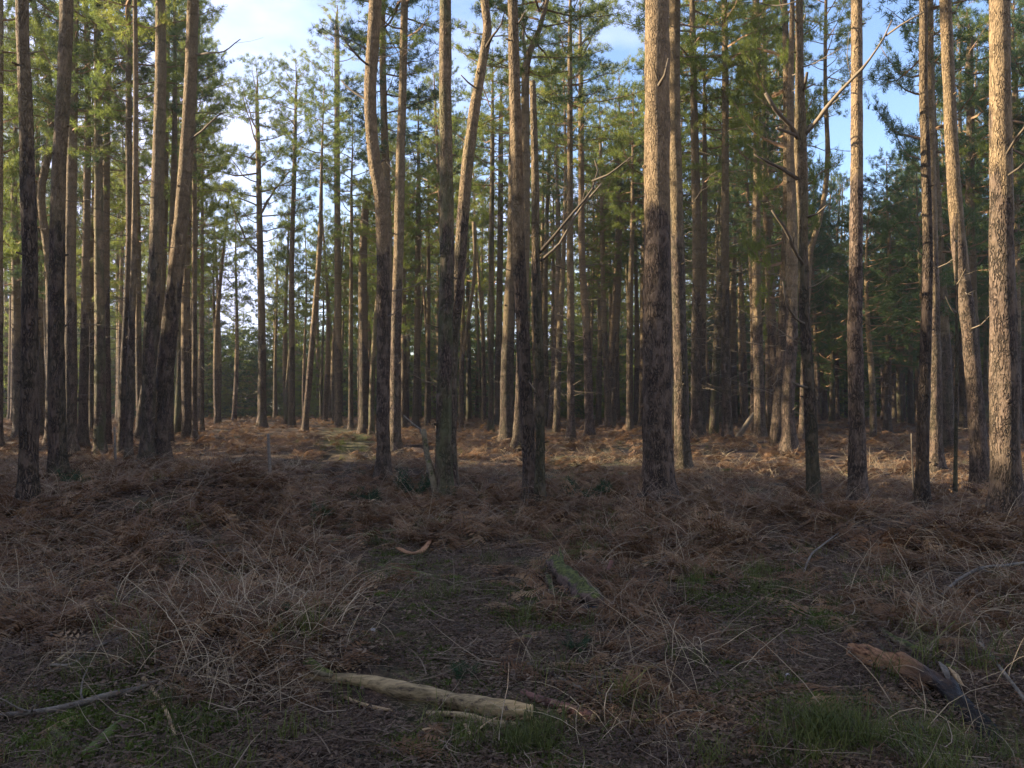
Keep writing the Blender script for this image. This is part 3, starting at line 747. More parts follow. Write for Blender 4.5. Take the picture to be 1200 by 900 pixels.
def joined_tree(crown, H, cb, si):
    """a whole far tree in one mesh"""
    (me, rows), HH = STEMS[si]; L = CLEN[crown]
    n1 = len(me.vertices); v1 = np.empty(n1 * 3); me.vertices.foreach_get('co', v1); v1 = v1.reshape(-1, 3) * [1, 1, H / HH]
    n2 = len(crown.vertices); v2 = np.empty(n2 * 3); crown.vertices.foreach_get('co', v2); v2 = v2.reshape(-1, 3) * [1, 1, (H - cb) / L] + [0, 0, cb]
    f = [tuple(p.vertices) for p in me.polygons] + [tuple(q + n1 for q in p.vertices) for p in crown.polygons]
    mi = [0] * len(me.polygons) + [p.material_index + 1 for p in crown.polygons]
    r = bpy.data.meshes.new('far_pine'); r.from_pydata(np.concatenate([v1, v2]).tolist(), [], f)
    for m in (M_BARK, M_CROWNWOOD, crown.materials[1]): r.materials.append(m)
    r.polygons.foreach_set('material_index', mi); r.update(); return r
FAR = [joined_tree(CROWNS[0], 18, 9.5, 0), joined_tree(CROWNS[1], 17, 9, 2), joined_tree(CROWN_LOW[0], 15, 3.0, 1)]
P, Q, Sc, I = [], [], [], []
while len(P) < 520:
    y = frnd.uniform(66, 150); x = frnd.uniform(-.85, .85) * y; px = to_px(x, y, 2)[0]
    P.append((x, y, height(x, y) - .1)); Q.append((0, 0, frnd.uniform(0, 6.28)))
    s = frnd.uniform(.8, 1.1) * (.72 if 225 < px < 400 else 1); Sc.append((s * .95, s * .95, s))
    I.append(frnd.choice([0, 1, 2] if not 225 < px < 400 else [0, 1]))
scatter('far_wood', P, Q, Sc, I, FAR, 'far part of the pine wood closing the view behind the trunks', 'woodland')

YF = [crown_mesh('young_pine', 9.0, 2.4, 46, 63, M_NEEDLE, up=.5, low=1.0, bare=.15, ln=.24, wd=.06, tuft=8, tw=4),
      crown_mesh('young_pine', 8.6, 2.8, 40, 64, M_NEEDLE_D, up=.4, low=1.0, bare=.1, ln=.24, wd=.06, tuft=8, tw=4)]
# unseen young pines added left of the view to shade the foreground and trunks
YOUNG = [crown_mesh('young_pine', 9.6, 2.4, 80, 61, M_NEEDLE_D, up=.5, low=1.0, bare=.1, ln=.24, wd=.06, tuft=8, tw=5),
         crown_mesh('young_pine', 8.6, 2.6, 74, 62, M_NEEDLE_D, up=.4, low=1.0, bare=.1, ln=.24, wd=.06, tuft=8, tw=5)]
P, Q, Sc, I = [], [], [], []
for row, xx in enumerate((-18.5, -20.5, -22.5)):
    y = -12.0 + row * .7
    while y < 22:
        P.append((xx + frnd.uniform(-.6, .6), y, height(xx, y))); Q.append((0, 0, frnd.uniform(0, 6.28)))
        s = frnd.uniform(.78, 1.1) + (.16 if 7.5 < y < 12.6 else 0); Sc.append((s, s, s)); I.append(frnd.randrange(2)); y += frnd.uniform(1.2, 2.0)
for x, y, s in ((-18.5, 14.7, 1.32), (-20.8, 14.8, 1.4), (-18.6, 17.6, 1.28), (-21, 17.9, 1.3)):  # taller crowns placed to shade the right-hand trunks
    P.append((x, y, height(x, y))); Q.append((0, 0, x)); Sc.append((s * .8, s * .8, s)); I.append(0)
for y in (24, 27.5, 33, 35, 41, 44, 49):  # sparse young pines added to break up the sunlit ground band
    s = frnd.uniform(.6, .85); P.append((-.66 * y - frnd.uniform(2, 5), y, 0)); Q.append((0, 0, y)); Sc.append((s, s, s)); I.append(1)
scatter('shade_pine_thicket', P, Q, Sc, I, YOUNG, 'unseen thicket of young pines added beyond the left edge to cast shade', 'thicket')

P, Q, Sc, I = [], [], [], []
for k in range(460):
    y = frnd.uniform(62, 110); x = frnd.uniform(-.85, .85) * y
    P.append((x, y, height(x, y) - .3)); Q.append((0, 0, frnd.uniform(0, 6.28))); s = frnd.uniform(.5, 1.15) * (.85 if 225 < to_px(x, y, 2)[0] < 400 else 1)
    Sc.append((s * 1.2, s * 1.2, s)); I.append(frnd.randrange(2))
scatter('far_undergrowth', P, Q, Sc, I, YF, 'dark undergrowth closing the view at the far side of the stand', 'undergrowth')
P, Q, Sc, I = [], [], [], []
for k in range(400):  # unseen pines added so their crowns hold sky light off the foreground
    x, y = frnd.uniform(-17, 26), frnd.uniform(-26, 9)
    if y > -2 and abs(x) < .8 * y + 4.5: continue
    if math.hypot(x, y) < 4 or any((x - p[0]) ** 2 + (y - p[1]) ** 2 < 3.0 ** 2 for p in P) or len(P) > 60: continue
    if x < 0 and y > -4: continue
    P.append((x, y, height(x, y) - .1)); Q.append((0, 0, frnd.uniform(0, 6.28))); s = frnd.uniform(.9, 1.1); Sc.append((s, s, s)); I.append(frnd.randrange(2))
scatter('unseen_shade_pines', P, Q, Sc, I, FAR[:2], 'unseen pines of the same wood added behind and beside the viewpoint for shade', 'woodland')

# ---------------------------------------------------------------- ground sheet
def band(v, a, b, s):
    return 1 / (1 + math.exp(-(v - a) / s)) * 1 / (1 + math.exp((v - b) / s))
def moss_mask(x, y):
    px, py = to_px(x, y, 0)
    n = noise.noise(Vector((x * 1.3, y * 1.3, 11))) * .5 + noise.noise(Vector((x * 4, y * 4, 5))) * .25
    m = 0
    for cx, cy, rx, ry, a in ((120, 850, 130, 60, .9), (470, 680, 90, 45, .6), (560, 720, 120, 40, .5), (910, 700, 90, 40, .8), (640, 870, 160, 45, .6),
                              (410, 520, 36, 18, .55), (1000, 870, 140, 45, .7), (880, 820, 80, 40, .5), (220, 700, 70, 40, .4), (700, 560, 60, 30, .4), (500, 780, 80, 50, .35)):
        m = max(m, a * math.exp(-((px - cx) / rx) ** 2 - ((py - cy) / ry) ** 2))
    return max(0.0, min(1.0, m * 1.3 + n * .8 + .02))
def bracken_density(x, y):
    px, py = to_px(x, y, 0)
    n = max(.12, min(1.5, .8 + 2.2 * noise.noise(Vector((x * .8, y * .8, 20)))))
    if py < 470: return .7 * n
    d = .09
    if px < 420 and 520 < py < 770: d = 1.0
    if px > 650 and 500 < py < 735: d = .85
    if py < 575: d = max(d, .9)
    if 370 < px < 445 and 500 < py < 700: d *= .3
    if 420 <= px <= 650 and 575 < py < 640: d = .6
    if ((px - 310) / 120) ** 2 + ((py - 790) / 55) ** 2 < 1: d = 1.3
    if ((px - 60) / 90) ** 2 + ((py - 700) / 80) ** 2 < 1: d = .8
    if ((px - 780) / 80) ** 2 + ((py - 720) / 40) ** 2 < 1: d = .35
    if ((px - 900) / 80) ** 2 + ((py - 705) / 30) ** 2 < 1: d = .15
    if ((px - 810) / 130) ** 2 + ((py - 800) / 60) ** 2 < 1: d = .3
    if px > 1000 and py > 640 and py < 760: d = .7
    return d * n

def axis(segs):
    r = []
    for a, b, st in segs: r += list(np.arange(a, b, st))
    r.append(segs[-1][1]); return r
ys = axis([(-60, -6, 6), (-6, 1, .7), (1, 3, .15), (3, 9, .055), (9, 16, .12), (16, 35, .35), (35, 70, 1.2), (70, 160, 6), (160, 800, 60)])
xr = axis([(0, 5, .075), (5, 12, .2), (12, 30, .8), (30, 90, 5), (90, 800, 71)])
xs = [-v for v in reversed(xr[1:])] + xr
V = []; mcol = []
for y in ys:
    for x in xs:
        z = height(x, y)
        if 2 < y < 14 and abs(x) < 8: z += .018 * noise.noise(Vector((x * 9, y * 9, 1))) + .01 * noise.noise(Vector((x * 21, y * 21, 1)))
        V.append((x, y, z)); mcol.append(moss_mask(x, y) if 2 < y < 60 else 0)
nx = len(xs); F = []
for j in range(len(ys) - 1):
    for i in range(nx - 1):
        a = j * nx + i; F.append((a, a + 1, a + nx + 1, a + nx))
gm = bpy.data.meshes.new('ground'); gm.from_pydata(V, [], F)
gm.polygons.foreach_set('use_smooth', [True] * len(F))
a = gm.attributes.new('moss', 'FLOAT', 'POINT'); a.data.foreach_set('value', mcol)
m, t, b = newmat('forest_floor')
gc = objcoord(t); n1 = noise_n(t, gc, 3.5, 6, .6); n2 = noise_n(t, gc, 38, 6, .7); n3 = noise_n(t, gc, .5, 3)
f = math_(t, 'ADD', math_(t, 'MULTIPLY', n1.outputs[0], .5), math_(t, 'MULTIPLY', n2.outputs[0], .5))
col = ramp(t, [(.38, (.015, .010, .008)), (.5, (.06, .037, .025)), (.62, (.17, .105, .065))], f)
at = t.nodes.new('ShaderNodeAttribute'); at.attribute_name = 'moss'
mg = ramp(t, [(.38, (.035, .05, .012)), (.62, (.11, .14, .025))], n2.outputs[0])
mf = math_(t, 'MULTIPLY', at.outputs['Fac'], math_(t, 'ADD', n1.outputs[0], .3), True)
col = mixc(t, mf, col, mg)
t.links.new(col, b.inputs['Base Color']); b.inputs['Roughness'].default_value = .95
bump(t, b, f, 1.0, .03)
gm.materials.append(m); gm.update()
tag(link('ground', gm), 'brown forest floor with moss patches', None, None, 'structure')

# ---------------------------------------------------------------- fallen wood
LOGPTS = []
def fallen(name, label, cat, pix, mat, lift=.6, sides=12, lump=.12, twigs=0, ends=None, squash=1.0, group=None, seed=1, raise_=0.0):
    """pix rows: (px, py, width px, extra lift m)"""
    ctrl = []
    for row in pix:
        px, py, pw = row[:3]; ex = row[3] if len(row) > 3 else 0
        g = ground_at(px, py + pw * .35); d_ = g.y; r = pw * d_ / 2000.0
        q = unproj(px, py, d_)
        z = max(g.z + r * lift, g.z) + ex + raise_
        ctrl.append([g.x, g.y, z, r])
    o0 = Vector(ctrl[0][:3]); c2 = [[c[0] - o0.x, c[1] - o0.y, c[2] - o0.z, c[3]] for c in ctrl]
    rows = smooth_path(c2, .025)
    if ctrl[len(ctrl) // 2][3] > .012 and ctrl[0][1] < 12:
        for q in rows[::6]: LOGPTS.append((q[0] + o0.x, q[1] + o0.y, q[3] + .05))
    mb = MB(); mb.tube([q[:3] for q in rows], [q[3] for q in rows], sides, 0, lump, seed=seed, squash=squash, lf=9.0)
    rnd = random.Random(seed)
    root = tag(link(name, None, None, o0), label, cat, group); root.empty_display_size = .1
    link('bark' if ends else 'wood', mb.mesh('wood', [mat]), root)
    for k in range(twigs):
        q = rows[rnd.randrange(1, len(rows) - 1)]; a_ = rnd.uniform(0, 6.28); m2 = MB(); p = Vector(q[:3]); d = Vector((math.cos(a_), math.sin(a_), rnd.uniform(.1, .8))).normalized(); pts = [p.copy()]
        l_ = rnd.uniform(.12, .4)
        for j in range(4): p = p + d * l_ / 4; pts.append(p.copy()); d = (d + Vector((rnd.gauss(0, .2), rnd.gauss(0, .2), rnd.gauss(0, .15)))).normalized()
        m2.tube(pts, [max(.002, q[3] * s_) for s_ in (.45, .38, .3, .2, .1)], 5, 0)
        link('side_twig', m2.mesh('side_twig', [mat]), root)
    if ends:
        for which in ends:
            i0, i1 = (0, 1) if which == 'start' else (-1, -2)
            p = Vector(rows[i0][:3]); d = (p - Vector(rows[i1][:3])).normalized(); r = rows[i0][3] * .97
            m3 = MB(); m3.tube([p - d * .01, p + d * .004, p + d * .006], [r, r, r * .55], sides, 0, .05, seed=seed)
            link('cut_end', m3.mesh('cut_end', [M_CUT]), root)
    return root

fallen('fallen_log', 'long pale debarked log with a cut end lying in the centre foreground', 'log',
       [(352, 790, 9), (385, 797, 11), (425, 800, 14), (470, 808, 20), (520, 818, 19), (570, 828, 21), (622, 836, 21)], M_PALELOG, .5, 18, .2, ends=('end',), seed=3)
fallen('fallen_branch', 'slim bare pale branch lying along the front of the long debarked log', 'branch',
       [(500, 838, 6), (545, 840, 7), (580, 848, 9), (605, 853, 8)], M_PALELOG, .6, 10, .15, seed=4)
fallen('fallen_branch', 'reddish barked stick lying just right of the long log\'s cut end', 'branch',
       [(612, 812, 7), (635, 822, 9), (662, 832, 10), (695, 843, 12)], M_PINKLOG, .8, 12, .12, ends=('end',), seed=5)
fallen('fallen_log', 'short thick mossy log with a dark rotten end in the middle of the clearing', 'log',
       [(650, 664, 17), (661, 677, 21), (674, 692, 23), (692, 706, 25), (701, 713, 20)], M_MOSSLOG, 1.15, 18, .42, twigs=2, seed=6)
fallen('fallen_branch', 'short moss-covered branch tucked beside the thick mossy log', 'branch',
       [(642, 676, 7), (646, 690, 8), (652, 703, 7)], M_MOSSSTICK, .8, 9, .2, seed=7)
fallen('fallen_log', 'black wet rotten wood lying across the foot of the mossy log', 'log',
       [(676, 714, 12), (692, 715, 13), (712, 714, 9)], M_WETLOG, .7, 10, .3, seed=8)
fallen('fallen_log', 'rotten log in the right foreground, orange brown above and wet black lower down', 'log',
       [(998, 763, 14), (1018, 769, 21), (1050, 780, 23), (1080, 793, 23), (1108, 812, 24), (1132, 836, 27), (1155, 860, 24), (1168, 878, 16)], M_ORANGELOG, .75, 22, .5, seed=9)
fallen('fallen_branch', 'knobbly lichen-green rotten branch lying above the orange rotten log', 'branch',
       [(1026, 733, 5), (1045, 748, 8), (1070, 762, 10), (1095, 776, 11), (1122, 790, 10)], M_MOSSSTICK, .9, 10, .28, twigs=2, seed=11)
fallen('wood_fragment', 'pale splintered slab standing on the orange log\'s right end', 'wood',
       [(1101, 792, 3), (1106, 800, 8), (1111, 810, 7), (1117, 818, 2)], M_GREYSTICK, 1.2, 5, .5, seed=12, raise_=.07, squash=.45)
fallen('wood_fragment', 'smaller broken slab leaning right of the splintered one', 'wood',
       [(1112, 794, 2), (1119, 803, 6), (1124, 811, 5), (1129, 816, 2)], M_SPLINTER, 1.2, 5, .5, seed=13, raise_=.05, squash=.45)
fallen('fallen_branch', 'long crooked grey branch lying across the lower left corner', 'branch',
       [(-10, 848, 5), (30, 844, 6), (80, 836, 7), (125, 826, 7.5), (160, 818, 7), (190, 806, 5), (225, 797, 3)], M_GREYSTICK, 1.1, 10, .12, twigs=3, seed=14, raise_=.03)
fallen('fallen_branch', 'thin curved branch arching up from the left clearing', 'branch',
       [(60, 792, 4), (85, 789, 4), (110, 770, 4), (150, 752, 3), (185, 725, 2.5), (215, 705, 1.5)], M_GREYSTICK, 1.2, 8, .1, twigs=3, seed=15, raise_=.05)
fallen('fallen_branch', 'pale broken stick near the left edge above the long grey branch', 'branch',
       [(58, 788, 6), (72, 778, 6), (88, 764, 4)], M_PALELOG, 1, 8, .25, seed=16, raise_=.02)
fallen('fallen_branch', 'mossy stick with a tan snapped tip in the lower left corner', 'branch',
       [(60, 856, 7), (72, 868, 9), (90, 880, 10)], M_MOSSSTICK, 1, 9, .2, ends=('start',), seed=17)
fallen('fallen_log', 'bright green moss-coated branch in the lower left corner', 'log',
       [(98, 890, 14), (120, 872, 15), (142, 852, 13), (156, 838, 9)], M_MOSS, .8, 12, .3, seed=18)
fallen('fallen_branch', 'short orange-tipped stick poking out above the long grey branch', 'branch',
       [(168, 800, 5), (178, 812, 6), (195, 840, 5), (205, 870, 4)], M_SPLINTER, 1, 7, .2, seed=19, raise_=.02)
fallen('fallen_branch', 'forked whitish branch standing out of the bracken on the right', 'branch',
       [(932, 692, 2, 0), (941, 678, 2.4, .03), (950, 662, 2.6, .08), (962, 652, 2.2, .1), (982, 640, 1.5, .14)], M_GREYSTICK, 1, 8, .08, twigs=2, seed=20)
fallen('fallen_branch', 'long thin arching branch at the right edge', 'branch',
       [(1104, 712, 3), (1125, 694, 3.5), (1150, 680, 4), (1180, 676, 3.5), (1210, 672, 3)], M_GREYSTICK, 1, 8, .1, twigs=3, seed=21, raise_=.1)
fallen('fallen_branch', 'thin pale branch slanting down the right edge below the arching one', 'branch',
       [(1148, 764, 3), (1162, 780, 3.5), (1180, 805, 4), (1204, 836, 4.5)], M_GREYSTICK, 1, 8, .1, twigs=2, seed=22, raise_=.05)
fallen('fallen_branch', 'weathered branch lying across the path in the middle distance', 'branch',
       [(355, 641, 3), (385, 639, 5), (415, 634, 5), (450, 627, 4), (492, 622, 3)], M_MOSSSTICK, 1, 9, .15, twigs=2, seed=23, raise_=.03)
fallen('fallen_branch', 'mossy half-buried branch left of the clearing centre', 'branch',
       [(424, 661, 5), (448, 664, 8), (480, 670, 8), (515, 678, 6)], M_MOSSSTICK, .5, 9, .25, seed=24)
fallen('bark_piece', 'curled reddish bark piece above the half-buried mossy branch', 'bark',
       [(466, 646, 6), (480, 652, 9), (494, 650, 9), (505, 636, 5)], M_ORANGELOG, .8, 8, .3, squash=.4, seed=25, raise_=.03)
fallen('fallen_branch', 'orange snapped stick left of the long debarked log', 'branch',
       [(400, 819, 4), (425, 826, 5), (462, 836, 4)], M_SPLINTER, .8, 7, .15, seed=26)
fallen('fallen_branch', 'dark thin branch curving over bare soil right of the red stick', 'branch',
       [(590, 776, 3), (630, 788, 3.5), (670, 806, 4), (705, 818, 4), (742, 822, 3)], M_GREYSTICK, .8, 8, .12, twigs=2, seed=27, raise_=.02)
fallen('fallen_branch', 'pale forked stick lying in the lower right clearing', 'branch',
       [(912, 868, 5), (925, 852, 5), (945, 838, 4), (970, 828, 2.5)], M_GREYSTICK, .8, 8, .15, twigs=3, seed=28)
fallen('fallen_branch', 'short mossy stick at the bottom edge right of centre', 'branch',
       [(640, 890, 6), (680, 889, 8), (725, 886, 6)], M_MOSSSTICK, .5, 8, .2, seed=29)
fallen('fallen_branch', 'thin green-tinged stick along the bottom edge', 'branch',
       [(800, 893, 4), (850, 888, 5), (905, 884, 4)], M_MOSSSTICK, .8, 8, .15, seed=30)
fallen('fallen_branch', 'mossy grey stick at the left of the clearing centre', 'branch',
       [(392, 742, 5), (410, 733, 6), (425, 726, 5)], M_MOSSSTICK, .8, 8, .2, twigs=1, seed=31)
fallen('wood_fragment', 'yellow mossy wood fragment beside the left end of the long log', 'wood',
       [(360, 786, 12), (374, 795, 14), (390, 803, 8)], M_MOSSSTICK, 1, 7, .35, squash=.5, seed=32, raise_=.04)
for k, (x0, y0, x1, y1, w_) in enumerate([(510, 866, 548, 856, 5), (530, 872, 580, 862, 4), (545, 858, 552, 872, 5), (560, 868, 583, 852, 3), (495, 870, 520, 874, 4)]):
    fallen('wood_splinter', ['pale splinter at the back of the splinter heap below the long log', 'longest splinter across the heap below the long log', 'stubby splinter set upright in the heap below the long log',
                             'thin splinter at the right end of the heap below the long log', 'leftmost splinter of the heap below the long log'][k], 'splinter',
           [(x0, y0, w_), ((x0 + x1) / 2, (y0 + y1) / 2 - 1, w_), (x1, y1, w_ * .6)], M_SPLINTER, 1, 5, .3, squash=.5, seed=40 + k, raise_=.015 * k, group='splinters below the long log')
for k, (x0, y0, x1, y1, w_) in enumerate([(420, 598, 436, 590, 3.5), (424, 594, 445, 596, 3), (430, 601, 452, 588, 2.5)]):
    fallen('wood_splinter', ['lowest orange splinter lying where the path meets the S-bend trunk', 'flat orange splinter lying where the path meets the S-bend trunk', 'raised orange splinter lying where the path meets the S-bend trunk'][k], 'splinter',
           [(x0, y0, w_), ((x0 + x1) / 2, (y0 + y1) / 2, w_), (x1, y1, w_ * .6)], M_SPLINTER, 1, 5, .3, squash=.5, seed=50 + k, raise_=.05 + .04 * k, group='orange splinters by the path')

# standing snags and props
def standing(name, label, cat, rows_px, d, mat, sides=8, algae=.2, below=.1):
    ctrl = []
    for px, py, pw, dy in rows_px: q = unproj(px, py, d + dy); ctrl.append([q.x, q.y, q.z, pw * d / 2000.0])
    g = height(ctrl[-1][0], ctrl[-1][1]); o0 = Vector((ctrl[-1][0], ctrl[-1][1], g)); ctrl[-1][2] = g - below
    c2 = [[c[0] - o0.x, c[1] - o0.y, c[2] - o0.z, c[3]] for c in reversed(ctrl)]; rows = smooth_path(c2, .08)
    mb = MB(); mb.tube([q[:3] for q in rows], [q[3] for q in rows], sides, 0, .15, seed=o0.x)
    o = link(name, mb.mesh(name, [mat]), None, o0); o['algae'] = algae; return tag(o, label, cat)
standing('broken_stub', 'short red-brown broken stub sticking up behind the mossy log', 'stub', [(717, 657, 5, 0), (710, 676, 5, 0), (703, 696, 5, 0)], 7.9, M_PINKLOG)
standing('broken_snag', 'broken greenish snag leaning against the merging pair of pines', 'snag', [(496, 503, 6, .3), (500, 530, 7, .2), (507, 560, 7.5, 0), (515, 592, 9, 0)], 13.6, M_MOSSSTICK)
standing('bare_stick', 'thin dark stick standing upright in the bracken left of the path', 'stick', [(314, 508, 3.2, 0), (316, 545, 4, 0), (317, 585, 5, 0)], 14.5, M_GREYSTICK, 6)
standing('bare_stick', 'thin dark stick standing between the left-hand trunks', 'stick', [(134, 500, 2.6, 0), (135, 530, 3.2, 0), (136, 563, 4, 0)], 17, M_GREYSTICK, 6)
standing('bare_stick', 'thin stick standing right of the clean straight trunk', 'stick', [(1068, 508, 1.6, 0), (1069, 540, 2.2, 0), (1072, 592, 3, 0)], 14, M_TWIG, 6)
standing('leaning_dead_pole', 'dark dead pole propped against the foot of the grey pine', 'pole', [(884, 484, 5, .2), (873, 500, 6, .1), (860, 520, 8, 0)], 30, M_TWIG)
standing('bare_stick', 'pale thin branch slanting up left of the merging pair', 'stick', [(473, 487, 1.5, .2), (484, 497, 2, .1), (496, 512, 2.5, 0), (505, 560, 3, 0)], 15, M_GREYSTICK, 6)
standing('cut_stump', 'small dark cut stump in the middle of the clearing', 'stump', [(618, 745, 12, 0), (617, 756, 12, 0), (617, 766, 13, 0)], 5.75, M_MOSSLOG, 12)

# stones
def stone(label, px, py, w_, seed):
    g = ground_at(px, py); r = w_ * g.y / 2000.0; rnd = random.Random(seed); mb = MB(); rings = 6; sides = 9
    pts = [Vector((0, 0, -r * .7 + r * 1.4 * i / rings)) for i in range(rings + 1)]
    mb.tube(pts, [r * math.sqrt(max(.02, 1 - (2 * i / rings - 1) ** 2)) * rnd.uniform(.85, 1.1) for i in range(rings + 1)], sides, 0, .35, seed=seed, squash=.75)
    return tag(link('stone', mb.mesh('stone', [M_STONE]), None, (g.x, g.y, g.z + r * .45), (rnd.uniform(-.5, .5), rnd.uniform(-.5, .5), rnd.uniform(0, 6))), label, 'stone')
stone('largest white flint stone on the soil in the lower right clearing', 923, 797, 11, 1)
stone('flat pale stone right of the bare dark soil hollow', 785, 783, 10, 2)
stone('small pale stone near the bottom below the dark soil hollow', 812, 884, 8, 3)
stone('whitish flake of stone on the moss left of the clearing centre', 437, 742, 9, 4)
stone('tiny pale stone left of the largest white flint', 810, 838, 5, 5)

# small evergreen plants
def seedling(label, px, py, h_px, seed):
    g = ground_at(px, py); h = h_px * g.y / 1000.0; rnd = np.random.default_rng(seed); root = tag(link('evergreen_seedling', None, None, g), label, 'seedling', 'small dark green seedlings on the forest floor'); root.empty_display_size = .1
    mb = MB(); pos = []; dr = []; ms = MB()
    for i in range(9):
        az = rnd.uniform(0, 6.28); d = Vector((math.cos(az) * .8, math.sin(az) * .8, rnd.uniform(.3, 1.2))).normalized(); e = d * h * rnd.uniform(.6, 1.1)
        ms.tube([Vector((0, 0, 0)), e * .5 + Vector((0, 0, .02)), e], [.004, .003, .0015], 3, 0, cap=False)
        for k in range(7): pos.append(np.array(e) * (.25 + .75 * k / 6)); dr.append(np.array(d))
    v = tufts(np.array(pos), np.array(dr), rnd, 14, h * .28, h * .022); n = len(v) // 3
    me = bpy.data.meshes.new('leaves'); me.from_pydata(v.tolist(), [], [(3 * k, 3 * k + 1, 3 * k + 2) for k in range(n)]); me.materials.append(M_SHRUB)
    link('stem', ms.mesh('stem', [M_TWIG]), root); link('leaves', me, root)
seedling('dark green seedling on the path just before the S-bend trunk', 425, 598, 30, 1)
seedling('dark green tuft growing behind the long debarked log', 545, 800, 26, 2)
seedling('dark green tuft in the bracken left of the thickest trunk', 690, 588, 34, 3)
seedling('dark green tuft at the foot of the merging pair', 487, 585, 34, 4)
seedling('dark green tuft at the left of the path in the bracken', 378, 612, 24, 5)
seedling('dark green tuft on the soil below the mossy log', 675, 765, 24, 6)
seedling('dark green tuft left of the clearing by the curved branch', 320, 730, 24, 7)
seedling('dark green tuft by the foot of the second near trunk at left', 92, 575, 30, 8)

# ---------------------------------------------------------------- ground cover meshes
def frond(mb, p, az, el, L, rnd, droop=.35, curl=.3, teeth=5, mi=0, ms=1):
    n = 13; pts = []; q = Vector(p)
    for k in range(n + 1):
        pts.append(q.copy())
        d = Vector((math.cos(az) * math.cos(el), math.sin(az) * math.cos(el), math.sin(el)))
        q = q + d * L / n; el -= droop / n * 2.2 + rnd.normal() * .06; az += rnd.normal() * .09
    mb.tube(pts, [.0024 * (1 - .75 * k / n) for k in range(n + 1)], 3, ms, cap=False)
    for k in range(2, n):
        t_ = (k - 2) / (n - 2); w_ = L * .42 * (1 - t_) ** .8 * rnd.uniform(.6, 1.1)
        ax = (pts[k + 1] - pts[k - 1]).normalized()
        for s_ in (-1, 1):
            if rnd.uniform() < .12: continue
            side = ax.cross(Vector((0, 0, 1))) * s_; side.normalize()
            dv = (side + ax * rnd.uniform(.1, .6) + Vector((0, 0, rnd.uniform(-.9, .25)))).normalized()
            up_ = dv.cross(ax).normalized(); o = pts[k].copy(); m_ = teeth
            wdir = dv.cross(up_).normalized()
            for j in range(m_):
                u0 = j / m_; ww = w_ * .26 * (1 - u0 * .8)
                a_ = o + dv * w_ * u0; c_ = o + dv * w_ * (u0 + .7 / m_)
                cd = Vector((0, 0, -curl * w_ * u0 * u0))
                for ss in (-1, 1):
                    tip = a_ + dv * w_ * .1 + wdir * ss * ww + up_ * rnd.uniform(-.3, .3) * ww + cd
                    mb.tri(a_ + cd, c_ + cd, tip, mi)
def bracken_mesh(seed, nf, L, tall):
    rnd = np.random.default_rng(seed); mb = MB()
    for i in range(nf):
        az = rnd.uniform(0, 6.28); base = Vector((rnd.normal() * .09, rnd.normal() * .09, .02 + rnd.uniform(0, .12)))
        frond(mb, base, az, rnd.uniform(.1, tall), L * rnd.uniform(.6, 1.1), rnd, rnd.uniform(.3, .8), rnd.uniform(.2, .9))
    for i in range(max(1, nf - 1)):                        # bare collapsed stalks
        az = rnd.uniform(0, 6.28); el = rnd.uniform(-.1, tall * 1.1); q = Vector((rnd.normal() * .15, rnd.normal() * .15, .03)); pts = []
        l_ = L * rnd.uniform(.6, 1.5)
        for k in range(5):
            pts.append(q.copy()); q = q + Vector((math.cos(az) * math.cos(el), math.sin(az) * math.cos(el), math.sin(el))) * l_ / 4
            el -= rnd.uniform(0, .4); az += rnd.normal() * .25
        mb.tube(pts, [.0028, .0026, .0022, .0018, .001], 3, 1, cap=False)
    return mb.mesh('bracken', [M_BRACKEN, M_STALK], False)
BR = [bracken_mesh(100 + i, 4, .55, 1.0) for i in range(4)] + [bracken_mesh(110 + i, 3, .7, .55) for i in range(3)] + [bracken_mesh(120, 2, .8, 1.25)]
P, Q, Sc, I = [], [], [], []
def near_log(x, y):
    for (cx, cy, r_) in LOGPTS:
        if abs(x - cx) < r_ and abs(y - cy) < r_ * 1.6: return True
    return False
def sample(n, ymin, ymax, power, dens, xmar=.78):
    k = 0; res = []
    while k < n:
        u = random.random(); y = ymin + (ymax - ymin) * u ** power; x = random.uniform(-xmar, xmar) * y + random.uniform(-1, 1)
        k += 1
        if random.random() < dens(x, y) and not near_log(x, y): res.append((x, y))
    return res
for x, y in sample(14500, 3.2, 16, 1.0, bracken_density) + sample(14500, 13, 66, 1.15, bracken_density):
    s = random.uniform(.55, 1.15) * (1 if y > 9 else .78 if y > 6 else .55)
    P.append((x, y, height(x, y) - .02)); Q.append((random.uniform(-.3, .3), random.uniform(-.3, .3), random.uniform(0, 6.28)))
    Sc.append((s, s, s * random.uniform(.5, .95))); I.append(random.randrange(8))
for tx, ty in traced:                              # litter banked against the stems
    if ty > 32: continue
    for k in range(16):
        a_ = random.uniform(0, 6.28); r_ = random.uniform(.22, .6); x, y = tx + r_ * math.cos(a_), ty + r_ * math.sin(a_); s = random.uniform(.35, .7)
        P.append((x, y, height(x, y) + .12 * max(0, .6 - r_))); Q.append((random.uniform(-.3, .3), random.uniform(-.3, .3), random.uniform(0, 6.28))); Sc.append((s, s, s)); I.append(random.randrange(8))
scatter('dead_bracken', P, Q, Sc, I, BR, 'collapsed reddish brown dead bracken covering the forest floor', 'bracken')

